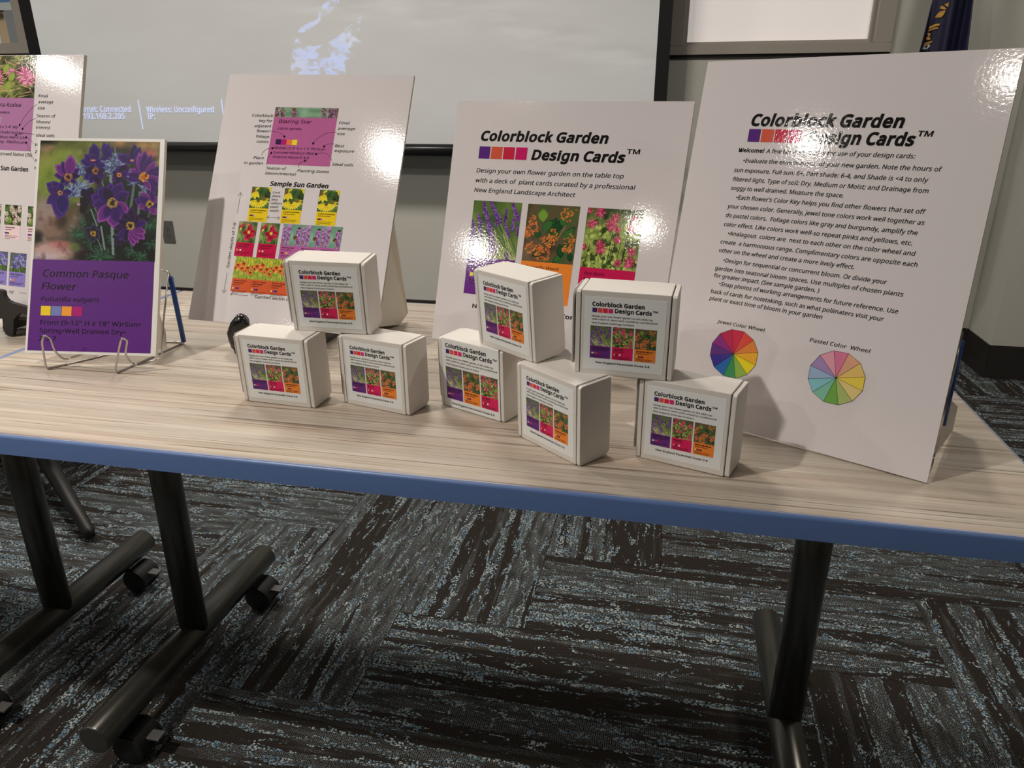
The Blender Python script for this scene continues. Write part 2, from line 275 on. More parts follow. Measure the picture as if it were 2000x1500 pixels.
# per letter, in thousandths of an em: advance, number of outlines, then for each its point count and points
GLYPH_DATA = [
[512,2,8,437,0,368,177,141,177,73,0,0,0,224,575,289,575,512,0,5,282,415,255,500,230,415,165,241,346,241],
[521,3,37,241,573,307,569,361,558,384,551,404,541,421,529,434,515,445,497,453,478,457,456,459,431,456,399,446,371,431,347,409,328,382,313,350,304,350,300,384,292,415,279,441,261,461,236,466,226,474,203,477,177,477,146,472,115,461,87,454,74,436,52,413,33,400,26,370,13,337,5,299,1,78,0,78,573,16,256,329,279,329,318,335,346,345,365,361,377,382,383,408,383,438,376,463,369,474,351,490,339,497,308,506,268,510,150,511,150,329,19,150,269,150,61,265,61,311,64,346,74,360,82,371,91,380,101,388,112,398,138,400,153,401,178,398,197,392,214,383,229,370,241,344,256,307,266,260,269],
[507,1,64,323,517,280,513,253,506,217,490,187,466,162,434,144,397,131,353,127,321,125,286,128,241,131,220,140,181,155,147,164,132,175,117,199,93,228,75,244,68,281,58,301,56,335,56,371,58,416,66,460,78,460,15,416,2,382,-4,327,-8,284,-7,232,1,208,8,186,17,166,28,147,41,115,72,101,90,78,131,62,178,56,203,50,258,49,287,51,329,61,388,73,423,89,456,109,485,120,499,145,523,159,534,174,543,206,559,242,571,261,575,302,580,339,580,367,578,422,569,460,557,482,547,453,486,415,501,383,511,360,515],
[585,2,28,536,292,533,231,528,203,521,177,512,153,501,131,488,110,474,91,457,74,439,58,420,45,376,23,325,8,297,4,237,0,78,0,78,573,254,573,309,569,359,558,404,540,424,529,443,516,476,484,502,446,513,425,528,377,533,350,25,460,289,460,314,454,359,443,398,426,430,416,444,391,469,361,487,345,494,308,505,266,510,150,511,150,62,228,62,265,63,299,68,329,76,357,87,381,102,402,119,420,140,434,164,446,190,454,220,459,253],
[446,1,12,398,0,78,0,78,573,398,573,398,509,150,509,150,330,383,330,383,268,150,268,150,63,398,63],
[416,1,10,150,0,78,0,78,573,398,573,398,509,150,509,150,306,383,306,383,243,150,243],
[584,1,62,326,302,524,302,524,22,462,5,398,-5,323,-8,267,-4,217,8,194,17,173,28,136,55,105,89,81,130,63,176,52,229,49,286,50,316,58,370,73,419,97,463,127,500,164,531,208,555,233,564,286,577,346,581,407,577,465,565,516,547,489,484,445,501,408,511,382,515,342,517,298,514,278,510,259,505,225,489,209,479,181,455,159,426,142,392,136,373,127,332,125,310,125,264,130,222,140,184,154,149,164,133,187,106,201,94,232,75,251,68,292,58,315,55,352,55,385,56,421,61,452,68,452,238,326,238],
[594,1,12,516,0,443,0,443,267,150,267,150,0,78,0,78,573,150,573,150,330,443,330,443,573,516,573],
[272,1,12,239,0,32,0,32,42,99,57,99,515,32,531,32,573,239,573,239,531,172,515,172,57,239,42],
[219,1,25,-3,-152,-37,-150,-63,-142,-63,-81,-35,-87,-10,-89,8,-88,27,-83,45,-74,54,-65,63,-53,69,-38,73,-19,74,3,74,573,146,573,146,9,141,-42,133,-70,128,-82,114,-104,96,-122,75,-135,52,-145,25,-150],
[496,1,12,496,0,411,0,209,273,150,222,150,0,78,0,78,573,150,573,150,290,403,573,488,573,261,323],
[420,1,6,78,0,78,573,150,573,150,64,400,64,400,0],
[727,1,18,330,0,142,502,139,502,144,377,144,0,78,0,78,573,184,573,361,103,364,103,544,573,650,573,650,0,578,0,578,371,584,501,581,501,390,0],
[609,1,14,532,0,447,0,141,476,138,476,144,340,144,0,78,0,78,573,161,573,467,99,470,99,464,232,464,573,532,573],
[626,2,47,577,287,576,244,570,204,554,149,531,101,510,73,499,60,486,49,459,29,428,13,411,6,393,1,355,-6,292,-7,271,-6,232,1,214,7,180,21,165,29,138,49,125,61,103,87,85,116,78,132,60,185,51,245,50,317,56,370,62,396,78,442,100,482,130,517,166,545,186,556,208,565,232,572,285,580,342,580,393,572,417,565,438,556,477,532,510,501,536,463,557,420,570,370,577,316,40,125,287,127,241,134,200,145,163,161,131,182,104,207,83,222,74,255,62,293,55,335,55,373,62,405,74,433,93,456,117,474,146,487,181,496,220,501,287,500,322,496,354,490,384,481,411,470,435,456,457,440,475,421,491,398,503,373,511,345,516,314,518,274,515,238,506,222,499,194,480,171,457,152,428,145,411,139,393,130,354],
[485,2,25,229,573,265,571,297,568,326,562,352,553,374,542,393,528,409,513,421,495,431,475,439,454,443,430,444,392,441,370,436,347,423,316,403,287,375,262,338,243,292,230,256,225,150,223,150,0,78,0,78,573,19,223,511,150,511,150,285,242,286,272,290,298,296,320,306,338,318,352,334,362,352,369,388,369,419,361,449,354,462,345,474,334,484,322,492,289,504,247,510],
[626,2,47,577,287,573,221,564,180,552,142,535,108,515,78,503,64,476,40,445,21,411,6,548,-136,444,-136,334,-7,314,-8,271,-6,232,1,214,7,196,13,165,29,138,49,114,73,103,87,85,116,71,149,60,185,51,245,50,317,56,370,62,396,78,442,100,482,130,517,166,545,186,556,208,565,232,572,285,580,342,580,393,572,417,565,438,556,477,532,510,501,536,463,557,420,570,370,577,316,40,125,287,127,241,134,200,145,163,161,131,182,104,207,83,222,74,255,62,293,55,335,55,373,62,405,74,433,93,456,117,474,146,487,181,496,220,501,287,500,322,496,354,490,384,481,411,470,435,456,457,440,475,421,491,398,503,373,511,345,516,314,518,274,515,238,506,222,499,194,480,171,457,152,428,145,411,139,393,130,354],
[499,2,24,236,573,301,568,337,560,353,555,368,548,393,532,414,512,429,488,439,460,442,444,444,410,442,381,433,344,415,315,393,291,367,274,330,257,487,0,403,0,264,237,150,237,150,0,78,0,78,573,16,232,510,150,510,150,298,258,298,296,304,312,310,338,325,355,347,362,359,369,389,369,419,363,450,349,474,328,491,310,500,275,507],
[440,1,80,403,153,402,136,396,106,385,78,378,66,369,55,348,35,322,18,291,5,257,-3,238,-6,198,-8,167,-7,127,-4,92,2,61,11,41,19,41,88,86,72,142,59,201,55,240,57,273,66,290,74,305,85,320,105,327,120,330,138,330,156,325,180,314,200,302,213,286,224,255,241,172,274,131,294,114,305,91,323,69,351,57,375,50,403,48,435,51,464,54,477,64,502,80,523,99,542,110,550,136,563,165,573,197,579,231,581,276,578,318,572,355,562,389,549,366,487,313,505,266,515,229,517,207,516,187,513,169,507,148,494,133,478,124,457,121,434,124,407,129,392,138,379,156,362,172,351,204,335,278,306,307,293,343,271,362,255,385,228,395,206,401,181],
[446,1,8,259,0,187,0,187,509,8,509,8,573,437,573,437,509,259,509],
[586,1,46,513,202,511,164,503,128,489,95,480,80,459,52,446,40,416,20,399,11,380,4,338,-5,290,-8,256,-6,225,-2,196,7,171,18,148,32,128,50,111,71,97,93,86,118,78,144,74,173,72,204,72,573,144,573,145,179,154,139,161,122,170,107,182,93,195,81,211,72,228,64,248,59,294,55,342,59,368,68,389,80,407,96,415,105,427,126,438,161,441,188,442,573,513,573],
[481,1,11,481,573,277,0,204,0,0,573,75,573,213,182,230,126,241,80,255,140,277,207,405,573],
[746,1,24,735,573,583,0,510,0,399,375,370,488,363,454,348,391,234,0,161,0,10,573,85,573,179,205,193,140,201,87,212,148,230,221,333,573,407,573,518,206,533,145,544,87,550,129,562,183,660,573],
[470,1,12,467,0,385,0,233,249,79,0,3,0,193,298,15,573,95,573,236,348,377,573,453,573,276,300],
[454,1,9,227,291,376,573,454,573,263,222,263,0,191,0,191,219,0,573,79,573],
[459,1,10,427,0,30,0,30,55,332,508,40,508,40,573,419,573,419,518,118,64,427,64],
[450,2,56,231,437,256,436,299,428,318,422,334,413,347,403,359,390,368,375,376,358,381,338,385,293,385,0,334,0,320,61,317,61,298,40,279,22,258,9,242,2,225,-3,195,-7,160,-8,136,-5,103,6,75,23,55,48,45,68,39,92,37,119,38,140,43,159,50,176,59,192,72,206,87,219,106,229,127,238,152,245,179,251,209,255,316,259,315,302,310,330,300,351,293,359,275,371,253,378,241,380,216,380,194,378,153,367,106,347,84,400,126,419,164,430,204,436,23,252,208,204,203,167,195,141,182,124,165,113,144,111,132,110,107,115,87,120,79,132,66,148,56,167,51,188,49,223,52,238,56,267,70,290,90,299,103,306,117,311,134,314,152,315,210],
[493,2,41,139,461,135,373,139,373,153,390,169,405,200,424,213,429,240,435,272,437,298,436,322,431,344,423,365,412,384,398,401,381,415,361,428,338,437,312,444,283,448,250,448,191,447,168,439,127,427,91,410,61,390,36,378,26,351,9,322,-2,289,-7,256,-8,226,-3,200,5,179,17,161,31,139,55,133,55,119,0,68,0,68,609,139,609,39,260,379,231,377,207,371,188,361,172,348,165,339,154,320,147,296,140,252,139,214,142,165,145,144,150,125,165,93,175,80,187,69,202,61,219,55,239,52,261,51,280,52,297,55,312,61,325,69,337,80,348,93,363,126,369,145,373,166,376,216,373,265,369,287,356,323,348,338,337,350,325,360,311,368,296,374,279,377],
[385,1,53,241,-8,204,-5,187,-2,154,8,125,24,112,34,88,58,69,87,62,104,50,143,45,188,45,238,51,284,62,324,80,357,102,385,128,406,142,415,174,428,208,435,256,438,309,431,336,424,358,415,337,356,292,370,251,376,217,374,204,371,182,363,172,358,155,343,148,335,136,315,123,277,117,231,117,197,120,166,131,126,148,94,155,86,172,71,191,61,202,58,227,53,251,53,283,56,302,60,351,78,351,15,328,5,304,-2,275,-7],
[493,2,43,221,-8,195,-6,171,-2,148,6,128,17,109,31,92,48,78,68,65,91,56,117,49,146,45,179,44,214,45,249,49,282,56,311,66,338,78,361,93,381,110,399,128,413,149,424,171,432,195,436,221,438,253,436,280,429,296,423,317,411,335,397,354,374,359,374,355,434,354,609,425,609,425,0,368,0,358,58,354,58,329,30,310,15,296,7,262,-4,39,232,51,273,55,290,60,305,67,317,76,328,88,336,101,348,135,354,176,355,213,352,263,349,284,337,321,329,336,319,350,306,360,291,369,274,375,253,378,231,379,213,378,196,374,181,368,168,359,156,348,146,334,137,318,124,281,118,237,117,213,118,188,124,144,130,125,146,93,156,80,168,69,181,61,197,55,213,52],
[452,2,51,234,438,252,437,286,432,316,421,342,405,364,385,374,373,390,346,397,331,406,299,411,263,411,201,117,201,122,157,127,137,134,119,143,104,154,90,167,79,181,69,197,62,215,56,254,52,305,56,348,66,392,82,392,20,359,8,327,-1,279,-7,231,-7,194,-2,159,9,143,17,128,26,101,48,79,75,62,108,51,146,45,189,44,212,47,257,55,297,61,315,76,349,86,364,108,390,134,411,149,419,181,431,216,437,17,233,380,202,377,188,372,175,366,154,348,144,336,130,309,125,293,119,257,338,257,335,292,330,312,322,330,312,346,292,364,276,373,256,378],
[276,1,31,266,375,158,375,158,0,87,0,87,375,12,375,12,408,87,432,88,475,95,522,99,535,110,558,116,568,132,585,152,597,186,609,227,613,259,612,287,606,310,599,292,544,257,553,228,556,216,555,197,550,181,539,170,523,162,502,158,474,158,430,266,430],
[493,2,65,221,438,261,434,297,422,329,402,355,373,359,373,369,430,425,430,425,-7,423,-46,416,-80,404,-109,388,-135,378,-146,354,-164,326,-178,310,-183,293,-187,254,-192,202,-192,160,-188,110,-177,78,-165,78,-100,99,-110,136,-122,191,-132,221,-134,254,-133,286,-126,300,-119,312,-111,333,-90,347,-63,354,-31,358,57,354,57,329,28,310,14,287,3,263,-4,236,-8,195,-6,170,-2,147,7,126,18,108,33,91,51,77,71,65,95,56,121,49,149,45,180,44,214,45,247,49,278,56,306,65,332,77,356,91,377,108,396,126,411,147,423,169,431,194,436,34,230,379,207,376,187,370,169,359,147,336,130,303,123,277,119,247,117,213,118,188,124,143,137,107,146,92,157,79,169,68,182,60,197,54,214,51,232,50,271,53,295,61,315,74,331,91,343,113,351,140,355,173,356,214,355,251,347,296,338,320,326,340,310,356,292,367,270,374],
[496,1,40,139,431,135,370,140,370,149,385,167,402,188,416,221,429,238,434,264,437,306,435,348,426,372,415,382,408,399,391,407,381,418,358,423,344,430,298,431,0,361,0,361,275,360,292,355,321,351,333,338,353,319,367,295,376,265,379,235,377,210,370,199,366,181,354,173,347,160,329,147,295,140,254,139,0,68,0,68,609,139,609],
[207,2,4,139,430,139,0,68,0,68,430,19,104,591,115,590,124,586,137,576,142,566,145,546,142,526,137,516,124,506,115,502,104,501,88,504,75,512,66,526,63,546,64,560,71,576,83,586,93,590],
[207,2,21,18,-192,-12,-191,-44,-183,-44,-126,-6,-133,25,-132,39,-128,51,-120,61,-108,64,-100,68,-67,68,430,139,430,139,-64,136,-101,130,-123,121,-142,110,-159,95,-172,77,-182,56,-189,19,63,546,64,560,71,576,83,586,93,590,104,591,115,590,124,586,137,576,142,566,145,546,142,526,137,516,124,506,115,502,104,501,88,504,75,512,66,526],
[428,1,15,138,291,135,221,138,221,189,285,326,430,409,430,235,246,421,0,336,0,187,200,138,158,138,0,68,0,68,609,138,609],
[207,1,4,139,0,68,0,68,609,139,609],
[750,1,73,540,438,584,434,603,429,621,421,636,412,649,401,660,387,669,371,676,352,681,330,684,306,685,280,685,0,615,0,615,277,613,308,610,321,600,344,594,353,577,367,555,376,528,379,490,374,474,369,460,362,448,353,438,342,423,315,418,298,414,280,411,237,411,0,342,0,342,277,337,317,332,333,325,347,309,363,296,371,281,376,253,379,227,377,215,374,194,366,177,354,158,329,146,296,140,255,139,0,68,0,68,430,125,430,136,371,140,371,155,392,166,403,186,418,209,428,233,435,258,438,282,437,312,433,338,426,360,414,378,398,386,388,398,366,402,366,409,377,427,398,438,406,461,420,499,433],
[496,1,42,275,438,322,434,343,429,361,421,377,412,391,401,403,387,413,371,421,352,426,330,430,306,431,280,431,0,361,0,361,275,360,292,355,321,351,333,338,353,319,367,295,376,265,379,242,377,222,374,204,368,189,361,176,351,166,338,158,324,146,289,139,247,139,0,68,0,68,430,125,430,136,371,140,371,162,398,175,409,198,422,231,433,248,436],
[485,2,36,442,216,438,165,428,121,411,82,388,51,359,25,324,7,285,-4,256,-8,227,-8,188,-1,151,12,119,33,92,60,70,95,54,135,46,181,45,239,50,282,61,319,77,352,87,367,110,392,137,412,169,426,204,435,224,437,263,437,299,431,332,420,361,402,374,392,398,367,417,336,431,301,439,261,34,117,216,119,184,123,154,135,116,147,95,163,78,181,64,192,59,216,53,243,51,270,53,294,59,314,71,331,86,345,105,356,128,366,169,369,199,367,248,363,277,350,315,338,335,314,359,294,370,270,376,256,378,221,377,202,374,185,368,171,359,158,348,147,335,130,303,120,263],
[493,2,42,273,438,298,436,322,432,344,424,365,413,384,399,401,383,415,363,428,339,437,313,444,284,448,251,449,216,447,170,439,129,434,110,419,77,410,62,390,37,378,26,352,10,337,3,306,-5,261,-8,241,-6,213,1,190,11,176,19,158,33,139,55,134,55,139,-11,139,-192,68,-192,68,430,126,430,136,371,139,371,153,389,170,405,197,422,231,434,36,260,379,233,377,210,371,190,362,174,349,167,342,156,323,145,289,141,261,139,216,140,182,147,139,154,114,165,93,180,77,188,70,208,59,233,53,261,51,286,53,308,60,326,72,348,98,359,119,367,144,373,171,376,217,373,262,369,283,363,302,348,334,337,348,325,359,311,367,296,374,279,377],
[493,2,42,354,-9,356,31,358,58,354,58,340,40,323,25,291,5,279,1,251,-6,219,-8,194,-6,170,-2,148,6,128,17,110,31,93,48,78,68,66,91,56,117,49,146,45,179,45,238,50,282,54,302,67,338,83,368,104,393,116,403,143,420,172,432,204,437,238,437,267,433,293,424,314,412,341,389,355,371,358,371,369,430,425,430,425,-192,354,-192,38,233,51,260,52,294,62,312,72,327,87,338,105,349,140,353,168,355,213,352,263,348,285,336,322,328,337,318,350,305,361,290,369,273,375,253,378,231,379,213,378,196,374,181,368,167,359,155,348,145,334,137,318,124,281,118,237,117,213,120,165,124,145,130,126,146,93,156,80,168,70,182,61,197,55,214,52],
[331,1,26,269,438,299,436,319,433,310,368,268,374,248,373,232,369,217,363,195,351,176,334,166,321,149,289,143,270,140,251,139,0,68,0,68,430,126,430,134,351,137,351,164,388,183,407,198,418,214,426,231,433,249,437],
[384,1,72,348,119,347,105,343,80,334,59,327,49,320,40,302,24,280,12,255,2,226,-4,194,-8,135,-6,88,2,59,11,42,19,42,83,81,67,116,56,153,50,195,49,224,53,236,57,256,66,269,79,274,86,279,103,280,118,276,132,268,145,253,158,222,176,148,206,103,228,76,245,57,266,48,283,43,302,41,324,42,341,46,358,52,372,61,386,72,398,85,408,118,425,157,435,179,437,228,437,264,433,298,424,339,409,315,353,278,366,238,377,208,380,171,379,149,374,124,361,114,350,111,343,108,328,109,317,115,302,123,294,139,282,182,261,268,226,298,209,314,197,333,176,341,159,346,140],
[289,1,31,212,50,239,52,272,59,272,5,253,-2,219,-7,189,-8,167,-5,138,4,112,20,91,44,86,54,78,79,74,125,74,375,13,375,13,409,75,437,103,528,144,528,144,430,269,430,269,375,144,375,144,127,146,103,153,83,157,75,170,63,177,58,193,52],
[496,1,37,427,430,427,0,370,0,359,57,356,57,346,43,334,31,313,15,282,1,247,-6,203,-8,173,-4,134,8,112,21,95,38,81,59,71,85,65,114,63,148,63,430,135,430,135,153,137,122,141,108,145,96,158,76,176,62,200,53,230,51,273,55,296,63,315,75,323,82,336,100,349,134,356,175,357,430],
[407,1,12,163,0,0,430,75,430,176,151,193,96,201,63,204,63,218,110,241,176,332,430,407,430,244,0],
[630,1,25,346,243,330,297,316,357,313,357,289,259,207,1,127,1,9,431,82,431,151,162,165,103,169,73,172,73,197,175,277,431,354,431,440,149,452,102,457,74,460,74,479,161,549,431,621,431,502,1,419,1],
[424,1,12,170,220,22,430,102,430,213,268,322,430,402,430,253,220,410,0,330,0,213,172,94,0,14,0],
[409,1,25,1,430,76,430,177,164,196,105,205,68,209,68,245,186,333,430,409,430,224,-59,207,-97,181,-139,157,-164,128,-181,94,-191,49,-192,9,-186,9,-130,43,-134,72,-134,93,-128,110,-118,125,-105,142,-80,174,-2],
[377,1,10,346,0,31,0,31,47,262,375,45,375,45,430,340,430,340,377,112,55,346,55],
[459,2,45,419,287,418,242,415,201,409,163,401,128,390,97,376,70,368,58,349,37,328,19,304,6,276,-3,245,-7,208,-7,188,-4,153,8,137,16,109,40,97,54,76,88,67,108,53,151,48,176,42,229,40,317,48,399,58,446,65,467,73,486,93,520,119,547,133,557,149,566,186,578,229,581,269,578,304,566,320,557,335,547,361,520,372,504,391,467,399,446,410,399,417,346,39,110,287,113,215,121,156,131,125,137,111,151,88,159,78,168,70,190,59,202,55,229,52,243,53,268,59,279,64,298,78,314,98,320,110,332,139,336,156,345,215,348,287,345,359,336,417,320,463,314,475,298,495,279,510,268,515,243,521,229,521,215,521,190,515,168,503,159,495,151,486,137,463,131,449,121,417,113,359],
[459,1,9,285,0,216,0,216,415,219,499,169,455,108,405,71,452,226,573,285,573],
[459,1,47,417,0,38,0,38,59,216,238,271,298,287,320,306,353,315,376,321,412,321,439,318,453,309,477,302,487,284,503,273,510,249,518,235,520,207,520,169,514,147,506,126,495,83,466,45,513,85,543,122,561,163,574,209,580,255,579,285,572,299,568,325,556,347,540,365,521,372,510,379,498,388,472,393,444,394,428,389,385,381,357,369,331,344,292,313,254,261,200,128,67,128,64,417,64],
[459,1,90,395,439,394,414,389,392,381,372,363,347,348,333,330,321,300,307,277,302,277,298,319,290,337,283,367,266,390,243,405,214,412,181,413,163,410,131,403,101,397,87,381,62,371,50,348,30,318,14,283,2,241,-6,178,-8,123,-3,97,1,72,8,36,23,36,89,74,73,100,65,141,56,168,52,219,52,260,59,278,65,293,72,305,81,324,104,335,132,339,164,337,187,335,197,326,215,314,230,288,247,265,255,226,263,195,265,123,265,123,326,195,326,236,332,269,344,286,356,301,369,312,386,319,404,323,434,322,447,316,471,304,490,285,505,262,516,234,521,199,521,172,517,140,508,110,495,75,473,39,521,61,537,87,550,115,563,147,573,199,580,247,579,273,576,296,571,317,563,336,553,352,540,365,527,376,511,384,495,390,477,394,459],
[459,2,11,443,130,359,130,359,0,291,0,291,130,17,130,17,190,286,576,359,576,359,193,443,193,7,291,374,295,500,292,500,279,473,263,446,86,193,291,193],
[459,1,58,221,351,275,346,292,342,322,331,336,324,361,307,371,297,389,274,397,261,407,232,410,217,413,183,410,145,402,111,395,95,378,67,368,54,343,32,314,15,298,8,261,-2,221,-7,156,-6,103,3,80,10,60,18,51,23,51,90,71,79,95,70,148,57,200,52,227,54,252,58,274,65,293,76,317,97,329,116,333,126,340,162,340,194,332,225,317,251,306,262,294,271,279,279,262,284,221,291,190,292,164,290,99,280,64,302,86,573,373,573,373,508,146,508,132,342,177,349],
[459,2,67,44,245,49,326,57,374,64,404,81,447,95,474,112,498,131,520,155,539,181,555,212,568,228,572,265,578,306,581,350,578,377,573,377,513,350,520,320,523,290,522,257,518,242,515,216,504,193,491,173,474,151,443,134,407,127,380,121,352,115,291,119,291,133,309,144,320,170,339,203,352,233,357,271,358,287,356,316,349,329,344,354,331,375,313,384,303,400,279,412,251,419,220,421,184,419,147,411,112,399,82,391,68,372,44,349,24,322,8,291,-2,257,-7,225,-8,199,-4,163,7,140,19,119,35,101,54,84,76,70,103,59,133,51,166,46,204,33,238,51,270,55,284,59,309,74,320,84,330,96,337,109,343,125,350,163,351,184,348,218,344,233,339,247,324,271,314,281,289,295,258,302,241,303,217,301,195,296,175,287,150,270,137,256,126,240,117,215,115,198,119,163,126,138,137,114,152,92,170,74,193,60,219,53],
[459,1,7,109,0,344,508,35,508,35,573,419,573,419,518,187,0],
[459,3,66,229,581,261,579,291,574,330,559,352,546,370,529,385,508,390,497,398,472,400,443,399,421,390,392,374,367,354,345,329,325,291,303,325,285,355,265,373,250,389,234,401,216,411,196,417,173,419,148,416,118,408,90,395,65,378,44,367,34,344,18,330,11,300,1,267,-6,231,-8,192,-6,157,0,126,10,113,17,89,33,78,42,61,63,49,87,42,115,39,146,41,171,47,194,56,214,68,232,82,249,99,264,128,283,158,299,123,322,100,343,81,366,71,383,61,411,58,444,60,472,68,497,73,508,88,528,107,545,129,559,154,569,182,577,31,108,145,109,132,116,107,129,85,138,76,161,60,176,55,210,49,229,48,248,49,281,55,308,67,319,76,328,85,342,108,346,120,350,148,348,166,343,182,335,197,317,217,302,229,274,246,217,270,194,260,166,243,149,231,136,219,121,197,114,182,110,164,30,228,524,213,523,188,518,165,509,155,502,139,486,134,476,127,454,127,441,128,422,133,406,141,391,151,379,164,367,179,357,232,330,258,343,282,357,307,379,317,392,325,406,329,423,330,441,330,454,323,476,318,486,302,502,292,509,270,518,257,521],
[459,2,66,417,328,412,247,405,199,397,168,381,125,366,99,350,74,330,52,306,33,279,18,249,5,232,0,195,-6,154,-8,110,-5,82,0,82,60,109,54,140,50,171,50,204,54,218,58,245,68,268,82,287,99,310,129,327,165,334,192,340,221,346,281,341,281,316,252,290,233,257,220,227,215,189,215,173,216,144,223,118,235,106,242,85,260,76,270,61,294,49,321,42,352,40,387,43,426,50,460,63,491,71,505,90,529,114,549,141,564,171,575,205,580,236,580,262,577,299,565,322,553,342,537,361,518,377,495,391,469,402,439,410,406,415,369,33,223,521,192,518,178,513,165,507,142,488,132,476,124,463,118,447,111,410,110,388,111,370,117,339,122,325,137,301,158,284,171,277,202,270,220,269,244,271,266,276,286,285,304,296,318,310,335,333,342,349,346,374,342,409,335,435,324,459,310,481,291,499,269,512,252,518],
[215,1,18,58,43,59,61,68,81,82,92,100,97,113,97,126,94,142,85,151,75,157,53,156,26,147,6,132,-6,113,-11,100,-11,88,-8,72,2,61,18],
[215,1,7,154,84,128,1,85,-103,33,-103,56,-3,73,93,148,93],
[215,2,7,147,84,121,1,78,-103,25,-103,50,5,66,93,141,93,19,56,387,60,412,66,425,81,436,99,441,112,441,124,438,141,429,145,425,152,412,155,396,154,369,145,350,130,338,112,332,99,332,86,335,71,345,60,362],
[215,2,18,58,43,59,61,68,81,82,92,100,97,113,97,126,94,142,85,151,75,157,53,156,26,147,6,132,-6,113,-11,100,-11,88,-8,72,2,61,18,19,58,387,61,412,68,425,82,436,100,441,113,441,126,438,142,429,147,425,153,412,157,396,156,369,147,350,132,338,113,332,100,332,88,335,72,345,61,362],
[216,2,4,131,161,85,161,65,573,151,573,18,58,43,59,61,68,81,83,92,101,97,114,97,126,94,142,85,151,75,157,53,156,26,147,6,132,-6,114,-11,101,-11,88,-8,72,2,61,18],
[180,1,4,128,573,112,366,68,366,52,573],
[327,2,4,128,573,112,366,68,366,52,573,4,275,573,259,366,215,366,199,573],
[241,1,32,32,220,33,263,38,306,49,369,67,429,93,486,113,522,150,573,217,573,182,521,167,493,142,436,132,407,116,346,111,315,104,252,103,221,105,179,109,139,121,78,132,38,154,-20,172,-57,192,-92,216,-127,150,-127,113,-77,93,-42,67,14,49,73,38,135,33,177],
[241,1,32,209,220,207,177,203,135,192,73,173,14,148,-42,128,-77,91,-127,25,-127,48,-92,69,-57,87,-20,108,38,120,78,131,139,136,179,137,221,136,263,131,304,124,346,108,406,87,465,69,503,48,539,24,573,91,573,128,522,148,486,173,429,192,369,203,306,207,263],
[258,1,4,32,184,32,246,226,246,226,184],
[459,1,12,257,311,417,311,417,254,257,254,257,89,200,89,200,254,40,254,40,311,200,311,200,477,257,477],
[459,1,7,418,93,40,259,40,299,418,488,418,425,115,282,418,156],
[298,1,4,290,573,77,0,8,0,221,573],
[587,3,63,244,581,271,580,296,575,318,567,345,549,360,533,371,515,378,494,382,471,382,441,379,426,368,397,360,384,350,372,326,349,299,328,268,308,423,159,442,186,452,206,465,238,479,286,550,286,530,221,511,176,496,150,468,114,585,0,490,0,420,67,394,46,366,28,347,18,314,5,278,-4,252,-7,223,-8,188,-6,141,5,114,17,91,32,81,42,65,63,52,89,48,102,43,133,44,175,53,210,69,239,91,265,120,288,166,318,123,372,103,411,99,429,96,456,98,481,104,504,120,533,135,548,154,561,176,571,201,578,18,209,273,174,251,153,234,132,208,121,186,118,170,116,152,120,124,129,101,146,81,168,66,194,57,225,55,258,56,287,62,314,71,347,90,375,111,20,241,524,211,519,186,506,180,500,171,485,166,467,167,438,176,412,192,387,225,350,265,376,292,401,304,419,310,437,312,447,311,476,304,492,294,505,287,511,271,519],
[302,1,31,62,293,63,315,67,335,73,351,82,364,93,375,105,383,135,391,159,392,174,390,196,383,208,375,219,364,228,351,234,335,238,315,240,293,238,271,234,252,228,235,219,222,202,207,189,200,167,194,143,194,120,198,99,207,87,216,73,235,67,252,63,271],
[620,2,17,261,290,261,573,336,573,411,355,489,573,562,573,562,290,511,290,511,456,513,508,510,508,429,290,387,290,310,508,306,508,309,458,309,290,8,95,290,95,529,14,529,14,573,227,573,227,529,145,529,145,290],
[140,1,7,131,564,105,481,62,376,10,376,31,467,50,573,125,573],
[343,2,32,172,334,147,336,125,341,105,350,79,369,60,393,51,413,46,434,44,457,46,481,51,502,60,522,79,546,104,565,124,574,147,579,172,581,196,579,218,574,238,565,264,546,283,522,292,502,297,481,299,457,297,434,292,413,283,393,264,369,238,350,218,341,196,336,28,172,382,185,382,206,387,215,391,229,403,234,410,242,427,247,457,242,489,234,506,228,513,214,525,205,529,195,532,172,534,160,534,138,529,121,520,115,513,109,506,101,489,96,457,101,427,104,418,115,403,121,396,138,387,160,382]]
def load_glyphs():
    G = {}
    for ch, rec in zip(GLYPH_CHARS, GLYPH_DATA):
        polys = []; i = 2
        for _ in range(rec[1]):
            k = rec[i]; polys.append(np.array(rec[i+1:i+1+2*k], float).reshape(-1, 2)/1000); i += 1+2*k
        G[ch] = (rec[0]/1000, polys)
    return G
GL = load_glyphs(); TRI = {}
def area2(p): return float(np.sum(p[:, 0]*np.roll(p[:, 1], -1)-np.roll(p[:, 0], -1)*p[:, 1]))
def inside(pt, p):
    x, y = pt; c = False; n = len(p)
    for i in range(n):
        a, b = p[i], p[(i+1) % n]
        if (a[1] > y) != (b[1] > y) and x < (b[0]-a[0])*(y-a[1])/(b[1]-a[1])+a[0]: c = not c
    return c
def offset_poly(p, d):
    """move the outline outwards (d>0) along its normals, with respect to a counter-clockwise outline"""
    a = p-np.roll(p, 1, 0); b = np.roll(p, -1, 0)-p
    na = np.stack([a[:, 1], -a[:, 0]], 1); nb = np.stack([b[:, 1], -b[:, 0]], 1)
    na /= np.maximum(np.hypot(*na.T)[:, None], 1e-9); nb /= np.maximum(np.hypot(*nb.T)[:, None], 1e-9)
    m = na+nb; l = np.maximum(np.sum(m*m, 1), 1.1)[:, None]
    return p+m*2*d/l
